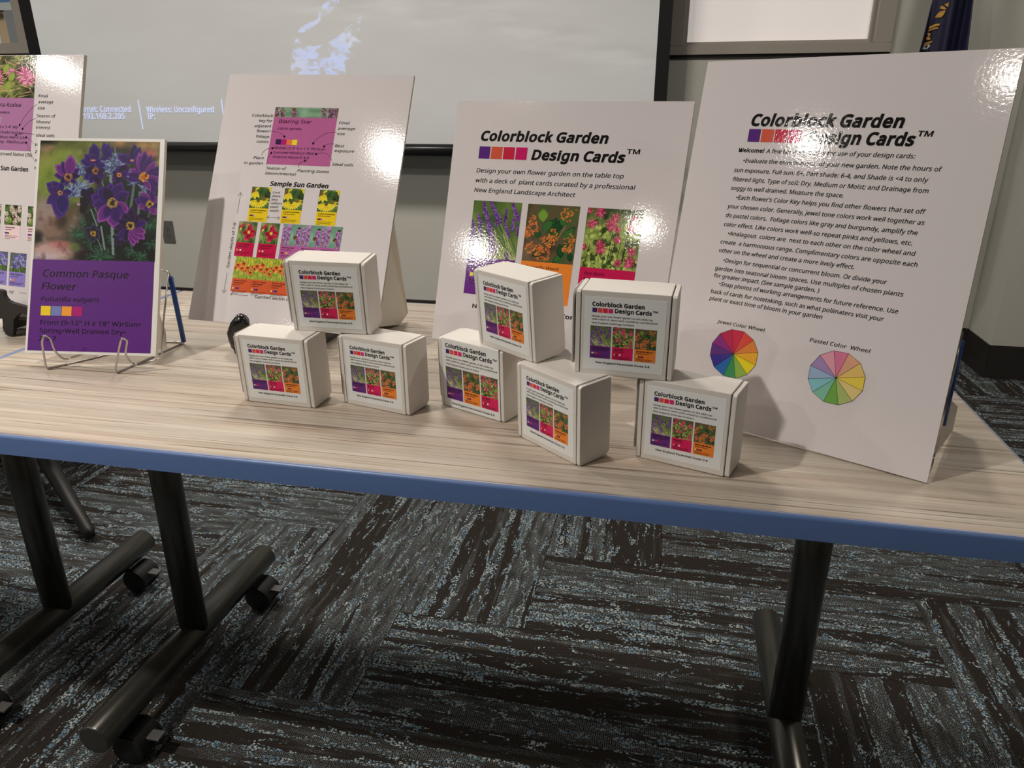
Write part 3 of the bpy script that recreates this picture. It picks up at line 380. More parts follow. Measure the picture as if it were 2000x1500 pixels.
def glyph(ch, bold):
    key = (ch, bold)
    if key in TRI: return TRI[key]
    adv, polys = GL[ch]; vs_, fs = [], []
    outer = []; holes = []
    for i, p in enumerate(polys):
        depth = sum(inside(p[0], q) for j, q in enumerate(polys) if j != i)
        (holes if depth % 2 else outer).append(p)
    for o in outer:
        if area2(o) < 0: o = o[::-1]
        hs = [h for h in holes if inside(h[0], o)]
        hs = [h[::-1] if area2(h) < 0 else h for h in hs]
        if bold:
            thin = lambda p: np.array([q for i, q in enumerate(p) if np.hypot(*(q-p[i-1])) > .006+.25*bold])
            o = thin(o); hs = [thin(h) for h in hs]
            o2 = offset_poly(o, bold); hs = [offset_poly(h, -bold*0.8) for h in hs]
        else: o2 = o
        cu = bpy.data.curves.new('outline', 'CURVE'); cu.dimensions = '2D'; cu.fill_mode = 'BOTH'
        for lp in [o2]+hs:
            sp = cu.splines.new('POLY'); sp.points.add(len(lp)-1); sp.use_cyclic_u = True
            sp.points.foreach_set('co', np.concatenate([lp, np.zeros((len(lp), 1)), np.ones((len(lp), 1))], 1).ravel())
        ob = bpy.data.objects.new('outline', cu); me = ob.to_mesh(); b = len(vs_)
        vs_ += [(v.co.x, v.co.y) for v in me.vertices]; fs += [tuple(b+k for k in p.vertices) for p in me.polygons]
        ob.to_mesh_clear(); bpy.data.objects.remove(ob); bpy.data.curves.remove(cu)
    TRI[key] = (adv+(bold*1.2 if bold else 0), np.array(vs_).reshape(-1, 2), fs)
    return TRI[key]
def text_geo(s, bold=0.0):
    x = 0; V = []; F = []; n = 0
    for ch in s:
        if ch == ' ': x += 0.2085; continue
        adv, v, f = glyph(ch, bold)
        V.append(v+np.array([x, 0])); F += [tuple(n+k for k in t) for t in f]; n += len(v); x += adv
    V = np.concatenate(V) if V else np.zeros((0, 2))
    return V, F
class Sheet:
    """flat print in board coordinates (x right, y up) collected as one mesh; at depth d in front of the board"""
    def __init__(s, warp=None, d=0.0004): s.V = []; s.F = []; s.n = 0; s.warp = warp; s.d = d; s.C = []
    def put(s, V, F, col=None):
        V = np.asarray(V, float)
        s.V.append(V); s.F += [tuple(s.n+k for k in f) for f in F]; s.n += len(V)
        s.C.append(np.tile(np.array(list(col if col is not None else (0, 0, 0))+[1.0]), (len(V), 1)))
    def text(s, t, x0, y0, x1, em, slant=0.0, bold=0.0, y1=None, col=None, rot=0.0):
        V, F = text_geo(t, bold)
        w0, w1 = V[:, 0].min(), V[:, 0].max(); k = (x1-x0)/(w1-w0) if x1 is not None else em*0.9
        X = (V[:, 0]-w0)*k; Y = V[:, 1]*em
        X = X+Y*slant
        if slant: X = X-min(0, X.min())*0
        if y1 is not None and x1 is not None: Y = Y+X/(x1-x0)*(y1-y0)
        if rot: X, Y = X*math.cos(rot)-Y*math.sin(rot), X*math.sin(rot)+Y*math.cos(rot)
        s.put(np.stack([x0+X, y0+Y], 1), F, col)
    def rect(s, x0, y0, x1, y1, col=None): s.put([(x0, y0), (x1, y0), (x1, y1), (x0, y1)], [(0, 1, 2, 3)], col)
    def line(s, pts, w, col=None):
        pts = np.asarray(pts, float)
        for a, b in zip(pts[:-1], pts[1:]):
            d = b-a; l = np.hypot(*d) or 1; nn = np.array([-d[1], d[0]])/l*w/2
            s.put([a-nn, b-nn, b+nn, a+nn], [(0, 1, 2, 3)], col)
    def curve(s, p0, p1, p2, w, col=None):
        p0, p1, p2 = map(np.array, (p0, p1, p2)); c = 2*p1-0.5*(p0+p2)
        s.line([(1-t)**2*p0+2*t*(1-t)*c+t*t*p2 for t in np.linspace(0, 1, 9)], w, col)
    def dot(s, x, y, r, col=None, n=12):
        s.put([(x+r*math.cos(2*math.pi*k/n), y+r*math.sin(2*math.pi*k/n)) for k in range(n)], [tuple(range(n))], col)
    def arrow(s, a, b, w, h, col=None):
        a = np.array(a); b = np.array(b); d = (b-a)/np.hypot(*(b-a)); n = np.array([-d[1], d[0]])
        s.line([a, b], w, col); s.line([b-d*h+n*h*0.8, b, b-d*h-n*h*0.8], w, col)
    def obj(s, name, mat, parent):
        V = np.concatenate(s.V)
        if s.warp: V = s.warp(V)
        v3 = np.stack([V[:, 0], np.full(len(V), -s.d), V[:, 1]], 1)
        me = bpy.data.meshes.new(name); me.from_pydata(v3.tolist(), [], s.F); me.update()
        flip = [p.index for p in me.polygons if p.normal.y > 0]
        if flip:
            import bmesh
            bm = bmesh.new(); bm.from_mesh(me); bm.faces.ensure_lookup_table()
            bmesh.ops.reverse_faces(bm, faces=[bm.faces[i] for i in flip]); bm.to_mesh(me); bm.free()
        ca = me.color_attributes.new('ink', 'FLOAT_COLOR', 'POINT'); ca.data.foreach_set('color', np.concatenate(s.C).ravel())
        return link(name, me, parent, mat)
def picture(name, img, x0, y0, x1, y1, d, mat, parent, warp=None, white=(212, 203, 200)):
    """a printed photograph: colours painted below, carried by the vertices of a flat sheet"""
    h, w_ = img.shape[:2]
    X, Y = np.meshgrid(np.linspace(x0, x1, w_), np.linspace(y1, y0, h)); V = np.stack([X.ravel(), Y.ravel()], 1)
    if warp: V = warp(V)
    v3 = np.stack([V[:, 0], np.full(len(V), -d), V[:, 1]], 1)
    i = np.arange(h*w_).reshape(h, w_); q = np.stack([i[1:, :-1], i[1:, 1:], i[:-1, 1:], i[:-1, :-1]], -1).reshape(-1, 4)
    me = bpy.data.meshes.new(name); me.vertices.add(len(v3)); me.vertices.foreach_set('co', v3.ravel())
    me.loops.add(q.size); me.loops.foreach_set('vertex_index', q.ravel()); me.polygons.add(len(q))
    me.polygons.foreach_set('loop_start', np.arange(len(q))*4); me.polygons.foreach_set('loop_total', np.full(len(q), 4))
    me.update(calc_edges=True)
    c = alb(img.reshape(-1, 3), white); c = np.concatenate([c, np.ones((len(c), 1))], 1)
    ca = me.color_attributes.new('ink', 'FLOAT_COLOR', 'POINT'); ca.data.foreach_set('color', c.ravel())
    return link(name, me, parent, mat)

# ------------------------------------------------------------------ painted pictures (flat print only)
class Canvas:
    def __init__(s, w, h, col, rs=1):
        s.w, s.h = w, h; s.a = np.zeros((h, w, 3)); s.a[:] = col; s.rs = np.random.RandomState(rs)
        s.Y, s.X = np.mgrid[0:h, 0:w]; s.X = s.X+0.5; s.Y = s.Y+0.5
    def noise(s, sx, sy, octv=3):
        out = np.zeros((s.h, s.w)); amp = 1.0; tot = 0
        for o in range(octv):
            nx, ny = max(2, int(s.w/sx*2**o)+2), max(2, int(s.h/sy*2**o)+2); g = s.rs.rand(ny, nx)
            u = s.X/s.w*(nx-1.001); v = s.Y/s.h*(ny-1.001); i = u.astype(int); j = v.astype(int); u = u-i; v = v-j
            u = u*u*(3-2*u); v = v*v*(3-2*v)
            out += amp*((g[j, i]*(1-u)+g[j, i+1]*u)*(1-v)+(g[j+1, i]*(1-u)+g[j+1, i+1]*u)*v); tot += amp; amp *= 0.55
        return out/tot
    def wash(s, m, col): m = np.clip(m, 0, 1)[..., None]; s.a = s.a*(1-m)+np.array(col)*m
    def blob(s, x, y, rx, ry, col, k=1.0, soft=0.5):
        d = np.sqrt(((s.X-x*s.w)/(rx*s.w))**2+((s.Y-y*s.h)/(ry*s.h))**2); s.wash(np.clip((1-d)/soft, 0, 1)*k, col)
    def poly(s, P, col, k=1.0):
        P = np.array([(x*s.w, y*s.h) for x, y in P]); x0, y0 = np.floor(P.min(0)).astype(int); x1, y1 = np.ceil(P.max(0)).astype(int)+1
        x0, y0 = max(x0, 0), max(y0, 0); x1, y1 = min(x1, s.w), min(y1, s.h)
        if x1 <= x0 or y1 <= y0: return
        X = s.X[y0:y1, x0:x1]; Y = s.Y[y0:y1, x0:x1]; c = np.zeros(X.shape, bool); n = len(P)
        for i in range(n):
            ax, ay = P[i]; bx, by = P[(i+1) % n]
            if ay == by: continue
            c ^= ((ay > Y) != (by > Y)) & (X < (bx-ax)*(Y-ay)/(by-ay)+ax)
        s.a[y0:y1, x0:x1][c] = s.a[y0:y1, x0:x1][c]*(1-k)+np.array(col)*k
    def stroke(s, a, b, w0, w1, col, k=1.0):
        ax, ay = a[0]*s.w, a[1]*s.h; bx, by = b[0]*s.w, b[1]*s.h; l = math.hypot(bx-ax, by-ay) or 1
        nx, ny = -(by-ay)/l, (bx-ax)/l; w0 *= s.w/2; w1 *= s.w/2; w0 = max(w0, 0.35)
        P = [(ax+nx*w0, ay+ny*w0), (bx+nx*w1, by+ny*w1), (bx-nx*w1, by-ny*w1), (ax-nx*w0, ay-ny*w0)]
        s.poly([(x/s.w, y/s.h) for x, y in P], col, k)
    def petal(s, c, tip, wd, col, col2, vein=True):
        cx, cy = c[0]*s.w, c[1]*s.h; tx, ty = tip[0]*s.w, tip[1]*s.h; l = math.hypot(tx-cx, ty-cy) or 1
        dx, dy = (tx-cx)/l, (ty-cy)/l; nx, ny = -dy, dx
        def outl(f, o=0.0):
            pr = [(0, .12), (.18, .6), (.38, .93), (.58, 1.0), (.78, .72), (.91, .36), (1.0, .04)]; q = []
            for t, ww in pr: q.append((cx+dx*l*(o+t*f)+nx*l*wd*ww*f, cy+dy*l*(o+t*f)+ny*l*wd*ww*f))
            for t, ww in pr[::-1]: q.append((cx+dx*l*(o+t*f)-nx*l*wd*ww*f, cy+dy*l*(o+t*f)-ny*l*wd*ww*f))
            return [(x/s.w, y/s.h) for x, y in q]
        s.poly(outl(1.0), col2); s.poly(outl(0.86, 0.02), col)
        if vein:
            s.stroke(c, ((cx+dx*l*.85)/s.w, (cy+dy*l*.85)/s.h), 0.004, 0.002, np.array(col)*0.6)
            for sg in (-1, 1): s.stroke((cx/s.w, cy/s.h), ((cx+dx*l*.8+sg*nx*l*wd*.5)/s.w, (cy+dy*l*.8+sg*ny*l*wd*.5)/s.h), 0.003, 0.002, np.array(col)*0.8+np.array(col2)*0.2, 0.7)
    def starburst(s, x, y, r, n, cols, wd=0.10):
        for k in range(n):
            a = s.rs.rand()*6.283; q = r*(0.45+0.55*s.rs.rand()); c = cols[s.rs.randint(len(cols))]
            b = (x+q*math.cos(a), y+q*math.sin(a)*s.w/s.h)
            s.stroke((x+0.2*q*math.cos(a), y+0.2*q*math.sin(a)*s.w/s.h), b, r*wd*2.2, r*wd*0.6, c)
    def speck(s, x, y, r, n, cols, sz):
        for k in range(n):
            a = s.rs.rand()*6.283; q = r*math.sqrt(s.rs.rand()); c = cols[s.rs.randint(len(cols))]
            px, py = x+q*math.cos(a), y+q*math.sin(a)*s.w/s.h; z = sz*(0.6+0.8*s.rs.rand()); t = s.rs.rand()*1.57
            s.poly([(px+z*math.cos(t+k2*1.5708), py+z*math.sin(t+k2*1.5708)*s.w/s.h) for k2 in range(4)], c)
    def leaf(s, a, b, wd, col, col2):
        s.petal(a, b, wd, col, col2, False); s.stroke(a, b, 0.006, 0.003, np.array(col2)*1.15, .8)

def pic_lavender(w, h):
    c = Canvas(w, h, (84, 104, 52), 3); n = c.noise(40, 50); c.wash((n-.45)*4, (108, 128, 58)); c.wash((.42-n)*5, (52, 70, 40))
    c.blob(.75, .30, .35, .3, (112, 132, 55), .6, 1); c.blob(.2, .1, .25, .2, (64, 82, 44), .7, 1); c.blob(.3, .9, .4, .3, (60, 66, 44), .6, 1)
    for k in range(46):
        x = c.rs.rand()*1.15; y = 1.05; t = (x-.35-.25*c.rs.rand(), .35+.5*c.rs.rand()); c.stroke((x, y), t, .016, .008, [(168, 176, 110), (140, 156, 84), (190, 190, 140)][k % 3])
    def spike(x0, y0, x1, y1, r):
        n_ = int(12+60*math.hypot(x1-x0, y1-y0))
        for k in range(n_):
            t = k/n_; x, y = x0+(x1-x0)*t, y0+(y1-y0)*t
            c.speck(x, y, r*(.45+.75*t), 10, [(96, 52, 128), (118, 72, 150), (78, 38, 104), (150, 108, 176), (66, 34, 88)], .014)
    for sp in [(.22, .0, .27, .22, .035), (.36, .02, .58, .34, .05), (.80, .02, .96, .30, .045), (.12, .26, .20, .40, .035), (.28, .16, .40, .50, .055), (.50, .22, .54, .42, .03),
               (.70, .13, .70, .34, .025), (.68, .36, .82, .60, .03), (.86, .28, .86, .48, .032), (.18, .44, .24, .74, .055), (.02, .35, .10, .62, .035), (.04, .60, .10, .98, .07),
               (.42, .50, .60, .80, .035), (.44, .68, .52, .95, .11), (.36, .36, .42, .62, .05), (.78, .86, .84, .98, .045), (.96, .4, .98, .56, .02)]: spike(*sp)
    for k in range(34):
        x = .3+c.rs.rand()*.8; c.stroke((x, 1.02), (x-.12-.3*c.rs.rand(), .45+.3*c.rs.rand()), .012, .005, [(176, 184, 120), (150, 164, 96), (205, 200, 150)][k % 3], .9)
    c.speck(.5, .85, .10, 60, [(126, 78, 160), (104, 56, 140), (160, 118, 186)], .014)
    return c.a
def pic_butterfly(w, h):
    c = Canvas(w, h, (94, 80, 58), 5); n = c.noise(50, 50); c.wash((n-.5)*4, (74, 88, 52)); c.wash((.4-n)*5, (62, 50, 38)); c.blob(.1, .85, .3, .3, (128, 98, 76), .8, 1); c.blob(.85, .15, .3, .3, (82, 96, 50), .8, 1)
    G = [((44, 84, 44), (28, 58, 34)), ((58, 104, 50), (36, 70, 38)), ((34, 70, 40), (24, 50, 30))]
    for k, (a, b, wd) in enumerate([((.45, .55), (.58, .22), .22), ((.35, .45), (.52, .26), .3), ((.5, .5), (.72, .25), .25), ((.62, .6), (.55, .4), .4), ((.75, .6), (.95, .35), .22), ((.6, .7), (.4, .62), .3),
                                    ((.72, .78), (.95, .62), .3), ((.86, .76), (.60, 1.0), .17), ((.7, .66), (.76, .90), .3), ((.4, .8), (.2, .9), .3), ((.45, .9), (.42, 1.02), .4), ((.9, .78), (.95, .95), .3), ((.2, .5), (.32, .55), .5), ((.65, .2), (.78, .38), .25)]):
        c.leaf(a, b, wd, *G[k % 3])
    c.leaf((.33, .30), (.30, .07), .42, (118, 150, 58), (84, 118, 44)); c.stroke((.78, .33), (.66, .55), .014, .01, (130, 150, 84))
    OR = [(216, 112, 50), (232, 136, 64), (196, 88, 40), (236, 160, 92), (178, 74, 34)]
    for x, y, r in [(.80, .13, .15), (.12, .42, .14), (.14, .30, .09), (.05, .52, .09), (.88, .62, .14), (.86, .74, .10), (.42, .68, .13), (.40, .86, .16), (.55, .52, .11), (.16, .76, .10), (.30, .80, .10), (.52, .64, .10)]:
        for k in range(int(26*r/.12)):
            a = c.rs.rand()*6.28; q = r*math.sqrt(c.rs.rand()); c.starburst(x+q*math.cos(a), y+q*math.sin(a)*w/h, .034, 7, OR, .16)
    return c.a
def pic_beebalm(w, h):
    c = Canvas(w, h, (122, 136, 66), 9); n = c.noise(16, 16); c.wash((n-.46)*6, (158, 168, 86)); c.wash((.44-n)*7, (50, 62, 32)); c.wash(np.clip(.45-c.Y/c.h, 0, 1)*1.6, (46, 56, 34))
    for k in range(150):
        x, y = c.rs.rand(), .25+.8*c.rs.rand(); a = c.rs.rand()*6.28; q = .05+.06*c.rs.rand()
        c.leaf((x, y), (x+q*math.cos(a), y+q*math.sin(a)), .4, *[((176, 186, 96), (130, 146, 66)), ((146, 160, 76), (92, 112, 46)), ((60, 80, 38), (36, 50, 26)), ((192, 198, 116), (150, 160, 80))][k % 4])
    for k in range(10):
        x = c.rs.rand(); c.stroke((x, .9), (x+.04, .3+.3*c.rs.rand()), .012, .01, (60, 52, 30))
    PK = [(200, 62, 96), (218, 92, 122), (176, 42, 78), (228, 120, 144), (150, 34, 66)]
    for x, y, r in [(.24, .06, .13), (.05, .05, .07), (.52, .14, .10), (.12, .26, .12), (.46, .26, .14), (.58, .34, .08), (.86, .16, .08), (.85, .29, .13), (.60, .50, .09), (.30, .56, .06), (.32, .66, .14), (.03, .66, .07), (.88, .68, .10), (.86, .86, .13), (.66, .88, .09), (.95, .3, .08)]:
        c.blob(x, y+.02, r*.7, r*.7*w/h, (120, 30, 56), .8, .6); c.starburst(x, y, r, 80, PK, .045); c.speck(x, y, r*.35, 14, PK[2:], .012)
    return c.a
def pic_pasque(w, h):
    def p(x, y): u = (x-(110-0.0708*(y-88)))/(1295+0.02*(y-88)); return (u, (y-88-(x-110)*0.008)/1272)
    c = Canvas(w, h, (70, 62, 50), 21); n = c.noise(30, 30)
    def B(x, y, rx, ry, col, k=1., soft=.7): u, v = p(x, y); c.blob(u, v, rx/1295, ry/1272, col, k, soft)
    B(330, 450, 480, 480, (146, 158, 70), 1, .6); B(160, 260, 180, 200, (178, 160, 100), .6, 1); B(170, 100, 160, 60, (30, 28, 24), 1, .8); B(180, 170, 110, 60, (186, 142, 128), .9, 1)
    B(300, 520, 300, 350, (128, 146, 52), .7, 1); B(700, 120, 300, 90, (150, 150, 70), .9, .8); B(980, 110, 140, 80, (196, 150, 100), .9, .9); B(1280, 130, 260, 130, (190, 150, 96), 1, .8); B(1290, 230, 180, 70, (202, 112, 104), .9, .8); B(1390, 320, 60, 60, (206, 190, 110), .8, 1)
    c.wash((n-.5)*1.6, (170, 180, 100)); c.wash((.45-n)*1.2, (70, 84, 34))
    B(150, 900, 270, 260, (166, 146, 136), 1, .5); B(250, 1050, 260, 180, (150, 122, 104), .9, .7); B(480, 930, 150, 160, (150, 126, 98), .8, .8); B(330, 950, 90, 120, (48, 42, 30), .95, .8); B(60, 1120, 90, 90, (36, 32, 28), 1, .7)
    B(230, 1270, 330, 130, (202, 168, 160), 1, .5); B(320, 1200, 180, 60, (196, 120, 112), .8, .8); B(150, 1330, 220, 60, (206, 190, 200), .9, .8); B(480, 1220, 70, 60, (150, 168, 80), 1, .5)
    m = c.noise(26, 26); c.wash((m-.52)*(c.Y/c.h > .55)*2.2, (196, 172, 160)); c.wash((.44-m)*(c.Y/c.h > .55)*2.4, (110, 76, 66))
    B(950, 1080, 560, 480, (24, 30, 24), 1, .45); B(1240, 1250, 260, 240, (22, 26, 24), 1, .5); B(1050, 700, 420, 400, (40, 44, 46), .85, .5); B(900, 820, 330, 330, (34, 44, 36), 1, .6); B(640, 1320, 190, 90, (40, 26, 22), 1, .4); B(1290, 1000, 160, 160, (44, 66, 50), .8, .8)
    R = c.rs
    def st(x0, y0, x1, y1, w0, w1, col, k=1.): c.stroke(p(x0, y0), p(x1, y1), w0/1295, w1/1295, col, k)
    def feather(x, y, r, nn, cols):
        for k in range(nn):
            a = R.rand()*6.28; q = r*(.4+.6*R.rand()); st(x, y, x+q*math.cos(a), y+q*math.sin(a)*.8, 9, 4, cols[k % len(cols)])
            for j in range(3):
                t = .4+.2*j; b = a+(.7 if j % 2 else -.7); st(x+q*t*math.cos(a), y+q*t*math.sin(a)*.8, x+q*(t*math.cos(a)+.3*math.cos(b)), y+q*(t*math.sin(a)+.3*math.sin(b))*.8, 6, 2, cols[(k+j) % len(cols)])
    GR = [(52, 98, 70), (76, 124, 92), (40, 74, 54), (32, 58, 44)]
    for x, y, r, nn in [(490, 1080, 130, 34), (620, 980, 120, 26), (760, 1330, 190, 60), (1200, 1330, 120, 40), (1310, 960, 110, 36), (900, 1130, 100, 22), (1300, 1180, 110, 20), (640, 1170, 90, 16), (1100, 1250, 130, 18), (760, 900, 90, 20)]: feather(x, y, r, nn, GR)
    SG = [(110, 128, 118), (86, 104, 92), (140, 156, 150)]
    for a in [(1120, 560, 1080, 820, 26, 30), (1180, 640, 1160, 900, 22, 26), (870, 440, 870, 600, 26, 34), (1010, 660, 1040, 760, 18, 20), (690, 800, 760, 940, 14, 12), (880, 1000, 890, 1300, 30, 26), (760, 1000, 800, 1250, 18, 16), (720, 1130, 770, 1260, 10, 14), (1290, 830, 1230, 1060, 22, 18), (520, 850, 560, 960, 16, 14), (650, 820, 720, 1000, 12, 12), (770, 500, 800, 620, 14, 20)]: st(*a, SG[R.randint(3)])
    st(590, 700, 560, 860, 110, 60, (26, 18, 22)); st(620, 860, 640, 1000, 80, 60, (34, 42, 34))
    SV = [(112, 124, 158), (140, 152, 180), (88, 100, 132), (160, 170, 196), (72, 84, 104)]
    for x, y, r, nn in [(500, 600, 190, 90), (560, 400, 150, 70), (850, 340, 170, 80), (960, 300, 140, 60), (1080, 440, 80, 30), (1230, 600, 90, 26), (1120, 520, 90, 26), (450, 650, 110, 30), (880, 420, 90, 30)]:
        for k in range(nn):
            a = -1.57+(R.rand()-.5)*3.4; q = r*(.4+.6*R.rand()); bx, by = x+(R.rand()-.5)*r*.5, y+(R.rand()-.2)*r*.6
            st(bx, by, bx+q*math.cos(a), by+q*math.sin(a), 15, 3, SV[k % 5])
    V = ((70, 28, 108), (96, 50, 136)); Vd = ((46, 18, 68), (80, 38, 104)); Vm = ((122, 46, 130), (158, 84, 164)); Vb = ((54, 26, 108), (80, 54, 140))
    def fl(cx, cy, tips, cols, wd=.24):
        for k, (tx, ty) in enumerate(tips): c.petal(p(cx, cy), p(cx+(tx-cx)*1.13, cy+(ty-cy)*1.16), wd*1.12, *cols[k % len(cols)])
    def cen(x, y, r, col=(206, 176, 70), dk=(60, 36, 30)):
        B(x, y, r*.55, r*.55, dk, 1, .2); u, v = p(x, y)
        for k in range(int(r*1.6)):
            a = R.rand()*6.28; q = r*(.5+.5*R.rand()); B(x+q*math.cos(a), y+q*math.sin(a), 8, 8, np.array(col)*(.7+.4*R.rand()), 1, .5)
    fl(830, 290, [(760, 280), (800, 130), (845, 140), (872, 190), (868, 285), (815, 160)], [V, Vb], .2)
    fl(1120, 320, [(1045, 240), (1128, 150), (1182, 175), (1200, 290), (1080, 330), (1020, 300), (960, 260)], [V, Vd, Vb], .22); B(1100, 300, 26, 16, (226, 140, 110), 1, .4)
    fl(960, 470, [(890, 510), (900, 420), (960, 370), (1040, 360), (1050, 430), (940, 540)], [V, Vd], .34); cen(960, 455, 22, (232, 150, 80))
    fl(700, 330, [(560, 310), (600, 250), (690, 145), (660, 240), (800, 360), (640, 400), (760, 300)], [Vb, V], .26); B(680, 300, 36, 12, (226, 150, 110), 1, .4)
    fl(710, 420, [(590, 490), (600, 400), (650, 530), (740, 545), (790, 470), (800, 400), (750, 380)], [Vb, Vd], .3); cen(708, 412, 36, (190, 130, 80))
    fl(420, 470, [(275, 460), (285, 365), (350, 335), (330, 540), (380, 560), (450, 310), (520, 400), (525, 470), (480, 540), (440, 270)], [V, Vm, V, Vd], .25); cen(410, 480, 44, (196, 140, 90), (40, 24, 40))
    fl(330, 650, [(190, 560), (240, 540), (330, 545), (195, 610), (440, 640), (190, 750), (240, 780), (400, 700), (380, 800), (310, 890), (350, 860)], [Vb, V], .27); cen(320, 650, 26, (206, 150, 80), (50, 30, 90))
    fl(1225, 480, [(1050, 500), (1090, 400), (1060, 450), (1140, 290), (1180, 250), (1240, 235), (1300, 270), (1345, 330), (1395, 380), (1400, 440), (1395, 500), (1385, 570), (1340, 630), (1290, 600), (1190, 555)], [V, Vm, V], .17); cen(1228, 475, 54, (238, 172, 50), (200, 110, 30)); B(1250, 460, 16, 16, (120, 40, 40), 1, .5)
    fl(620, 700, [(560, 620), (660, 600), (680, 700), (640, 760)], [((34, 18, 60), (58, 34, 90))], .35)
    fl(885, 755, [(675, 690), (690, 770), (745, 615), (865, 565), (975, 560), (1050, 650), (800, 600), (1045, 830), (985, 870), (905, 990), (930, 940), (745, 930), (800, 900)], [V, V, Vb, V, V, V, Vd, Vm, V, Vm, V, Vm, V], .27); cen(885, 755, 56)
    fl(1285, 765, [(1140, 720), (1170, 790), (1235, 830), (1345, 860), (1370, 780), (1365, 690), (1310, 635), (1215, 650), (1180, 690)], [V, Vm, V, Vm], .27); cen(1288, 762, 38, (220, 180, 60))
    fl(1085, 1000, [(920, 1010), (950, 1120), (1015, 1150), (1110, 1180), (1150, 1150), (1215, 1115), (1225, 1060), (1238, 950), (1170, 885), (1090, 815), (1010, 870), (950, 940)], [Vd, V, Vd, Vm, Vm, Vm, Vm, V, Vd, Vd, Vd, Vd], .21); cen(1080, 993, 46)
    fl(675, 1085, [(600, 1030), (615, 1120), (680, 1160), (740, 1120), (735, 1040), (680, 990)], [((38, 26, 56), (84, 72, 110))], .32); cen(675, 1080, 30, (196, 160, 66))
    fl(930, 1130, [(890, 1100), (920, 1190), (965, 1190), (960, 1110)], [Vd], .3); fl(1230, 900, [(1170, 880), (1260, 870), (1280, 940)], [((36, 22, 50), (70, 50, 90))], .3)
    B(520, 770, 26, 18, (190, 150, 190), 1, .4); feather(1010, 720, 70, 10, [(60, 70, 60), (40, 50, 44)])
    return c.a
def pic_coneflower(w, h):
    c = Canvas(w, h, (72, 92, 44), 31); n = c.noise(14, 14); c.wash((n-.5)*5, (104, 124, 66)); c.wash((.42-n)*5, (46, 60, 34))
    Y = ((234, 196, 42), (250, 220, 90))
    for a, b, wd in [((.15, .2), (.42, .42), .2), ((.15, .2), (.05, .55), .2), ((.15, .2), (.25, .6), .2), ((.15, .2), (.45, .5), .2), ((.1, .2), (.4, .02), .12), ((.8, .05), (1., .0), .2), ((.9, .0), (1., .25), .2), ((.7, .55), (1., .55), .1), ((.7, .55), (1., .72), .12)]: c.petal(a, b, wd, *Y)
    for k in range(11): a = .2+k*.27; c.petal((.42, .64), (.42+.5*math.cos(a), .66+.36*math.sin(a)), .13, *Y)
    c.blob(.42, .64, .10, .10, (92, 92, 34), 1, .3); c.blob(.70, .56, .13, .10, (120, 100, 46), 1, .3); c.blob(.10, .18, .12, .12, (110, 84, 44), 1, .3); c.blob(.78, .42, .09, .05, (40, 30, 34), 1, .3); c.blob(.7, .2, .2, .15, (66, 98, 56), .8, .7)
    return c.a
def pic_daylily(w, h):
    c = Canvas(w, h, (96, 116, 66), 33); n = c.noise(14, 14); c.wash((n-.5)*5, (150, 160, 90)); c.wash((.42-n)*5, (44, 62, 36)); c.blob(.1, .1, .25, .25, (176, 178, 110), .8, 1); c.blob(.9, .1, .2, .2, (40, 50, 44), .8, 1)
    for k in range(40): x = c.rs.rand(); c.stroke((x, 1.), (x+(c.rs.rand()-.5)*.3, .55+.2*c.rs.rand()), .03, .01, [(70, 100, 50), (110, 140, 80), (40, 66, 36)][k % 3])
    Rr = ((186, 36, 62), (214, 78, 96)); Rd = ((150, 24, 50), (190, 50, 70))
    for k, t in enumerate([(.25, .55), (.45, .38), (.62, .08), (.75, .2), (.98, .45), (.95, .7), (.65, .9), (.45, .92), (.55, .85), (.8, .6)]): c.petal((.62, .52), t, .3, *(Rr if k % 2 else Rd))
    c.blob(.60, .50, .09, .10, (232, 190, 70), 1, .4); c.petal((.2, .3), (.05, .2), .3, *Rr); c.petal((.2, .3), (.3, .05), .25, *Rr); c.petal((.2, .3), (.08, .45), .3, (226, 190, 90), (200, 70, 70)); c.petal((.6, .2), (.5, .1), .3, (228, 120, 110), (200, 60, 80))
    return c.a
def pic_liatris(w, h):
    c = Canvas(w, h, (112, 146, 122), 35); n = c.noise(24, 24); c.wash((n-.5)*4, (142, 172, 148)); c.wash((.4-n)*4, (82, 118, 96))
    for x, y0, y1, r in [(.10, .15, 1., .09), (.34, .0, .95, .10), (.82, .25, 1., .11)]:
        for k in range(70):
            t = k/70; c.speck(x+(.04 if x > .8 else -.03)*t, y0+(y1-y0)*t, r, 5, [(162, 96, 168), (186, 128, 190), (128, 66, 134), (104, 52, 96), (206, 156, 206)], .026)
    c.blob(.84, .18, .10, .05, (66, 44, 48), 1, .3); c.blob(.70, .62, .12, .10, (84, 56, 48), 1, .3); c.blob(.74, .66, .05, .05, (170, 110, 60), 1, .3); c.blob(.12, .85, .07, .12, (150, 90, 70), .7, .6)
    return c.a
def pic_liatris_strip(w, h):
    c = Canvas(w, h, (118, 146, 116), 36); n = c.noise(60, 12); c.wash((n-.5)*3, (142, 168, 140)); c.wash((.42-n)*3, (92, 124, 96)); c.blob(.47, .5, .10, .8, (150, 182, 156), .8, 1)
    for x, r in [(.03, .06), (.13, .045), (.31, .055), (.78, .05), (.90, .07), (.97, .05)]:
        for k in range(9): c.speck(x+(k-4)*.002, k/8, r*.7, 9, [(128, 72, 110), (96, 52, 66), (160, 104, 150), (150, 112, 80), (80, 40, 60)], .013)
    return c.a
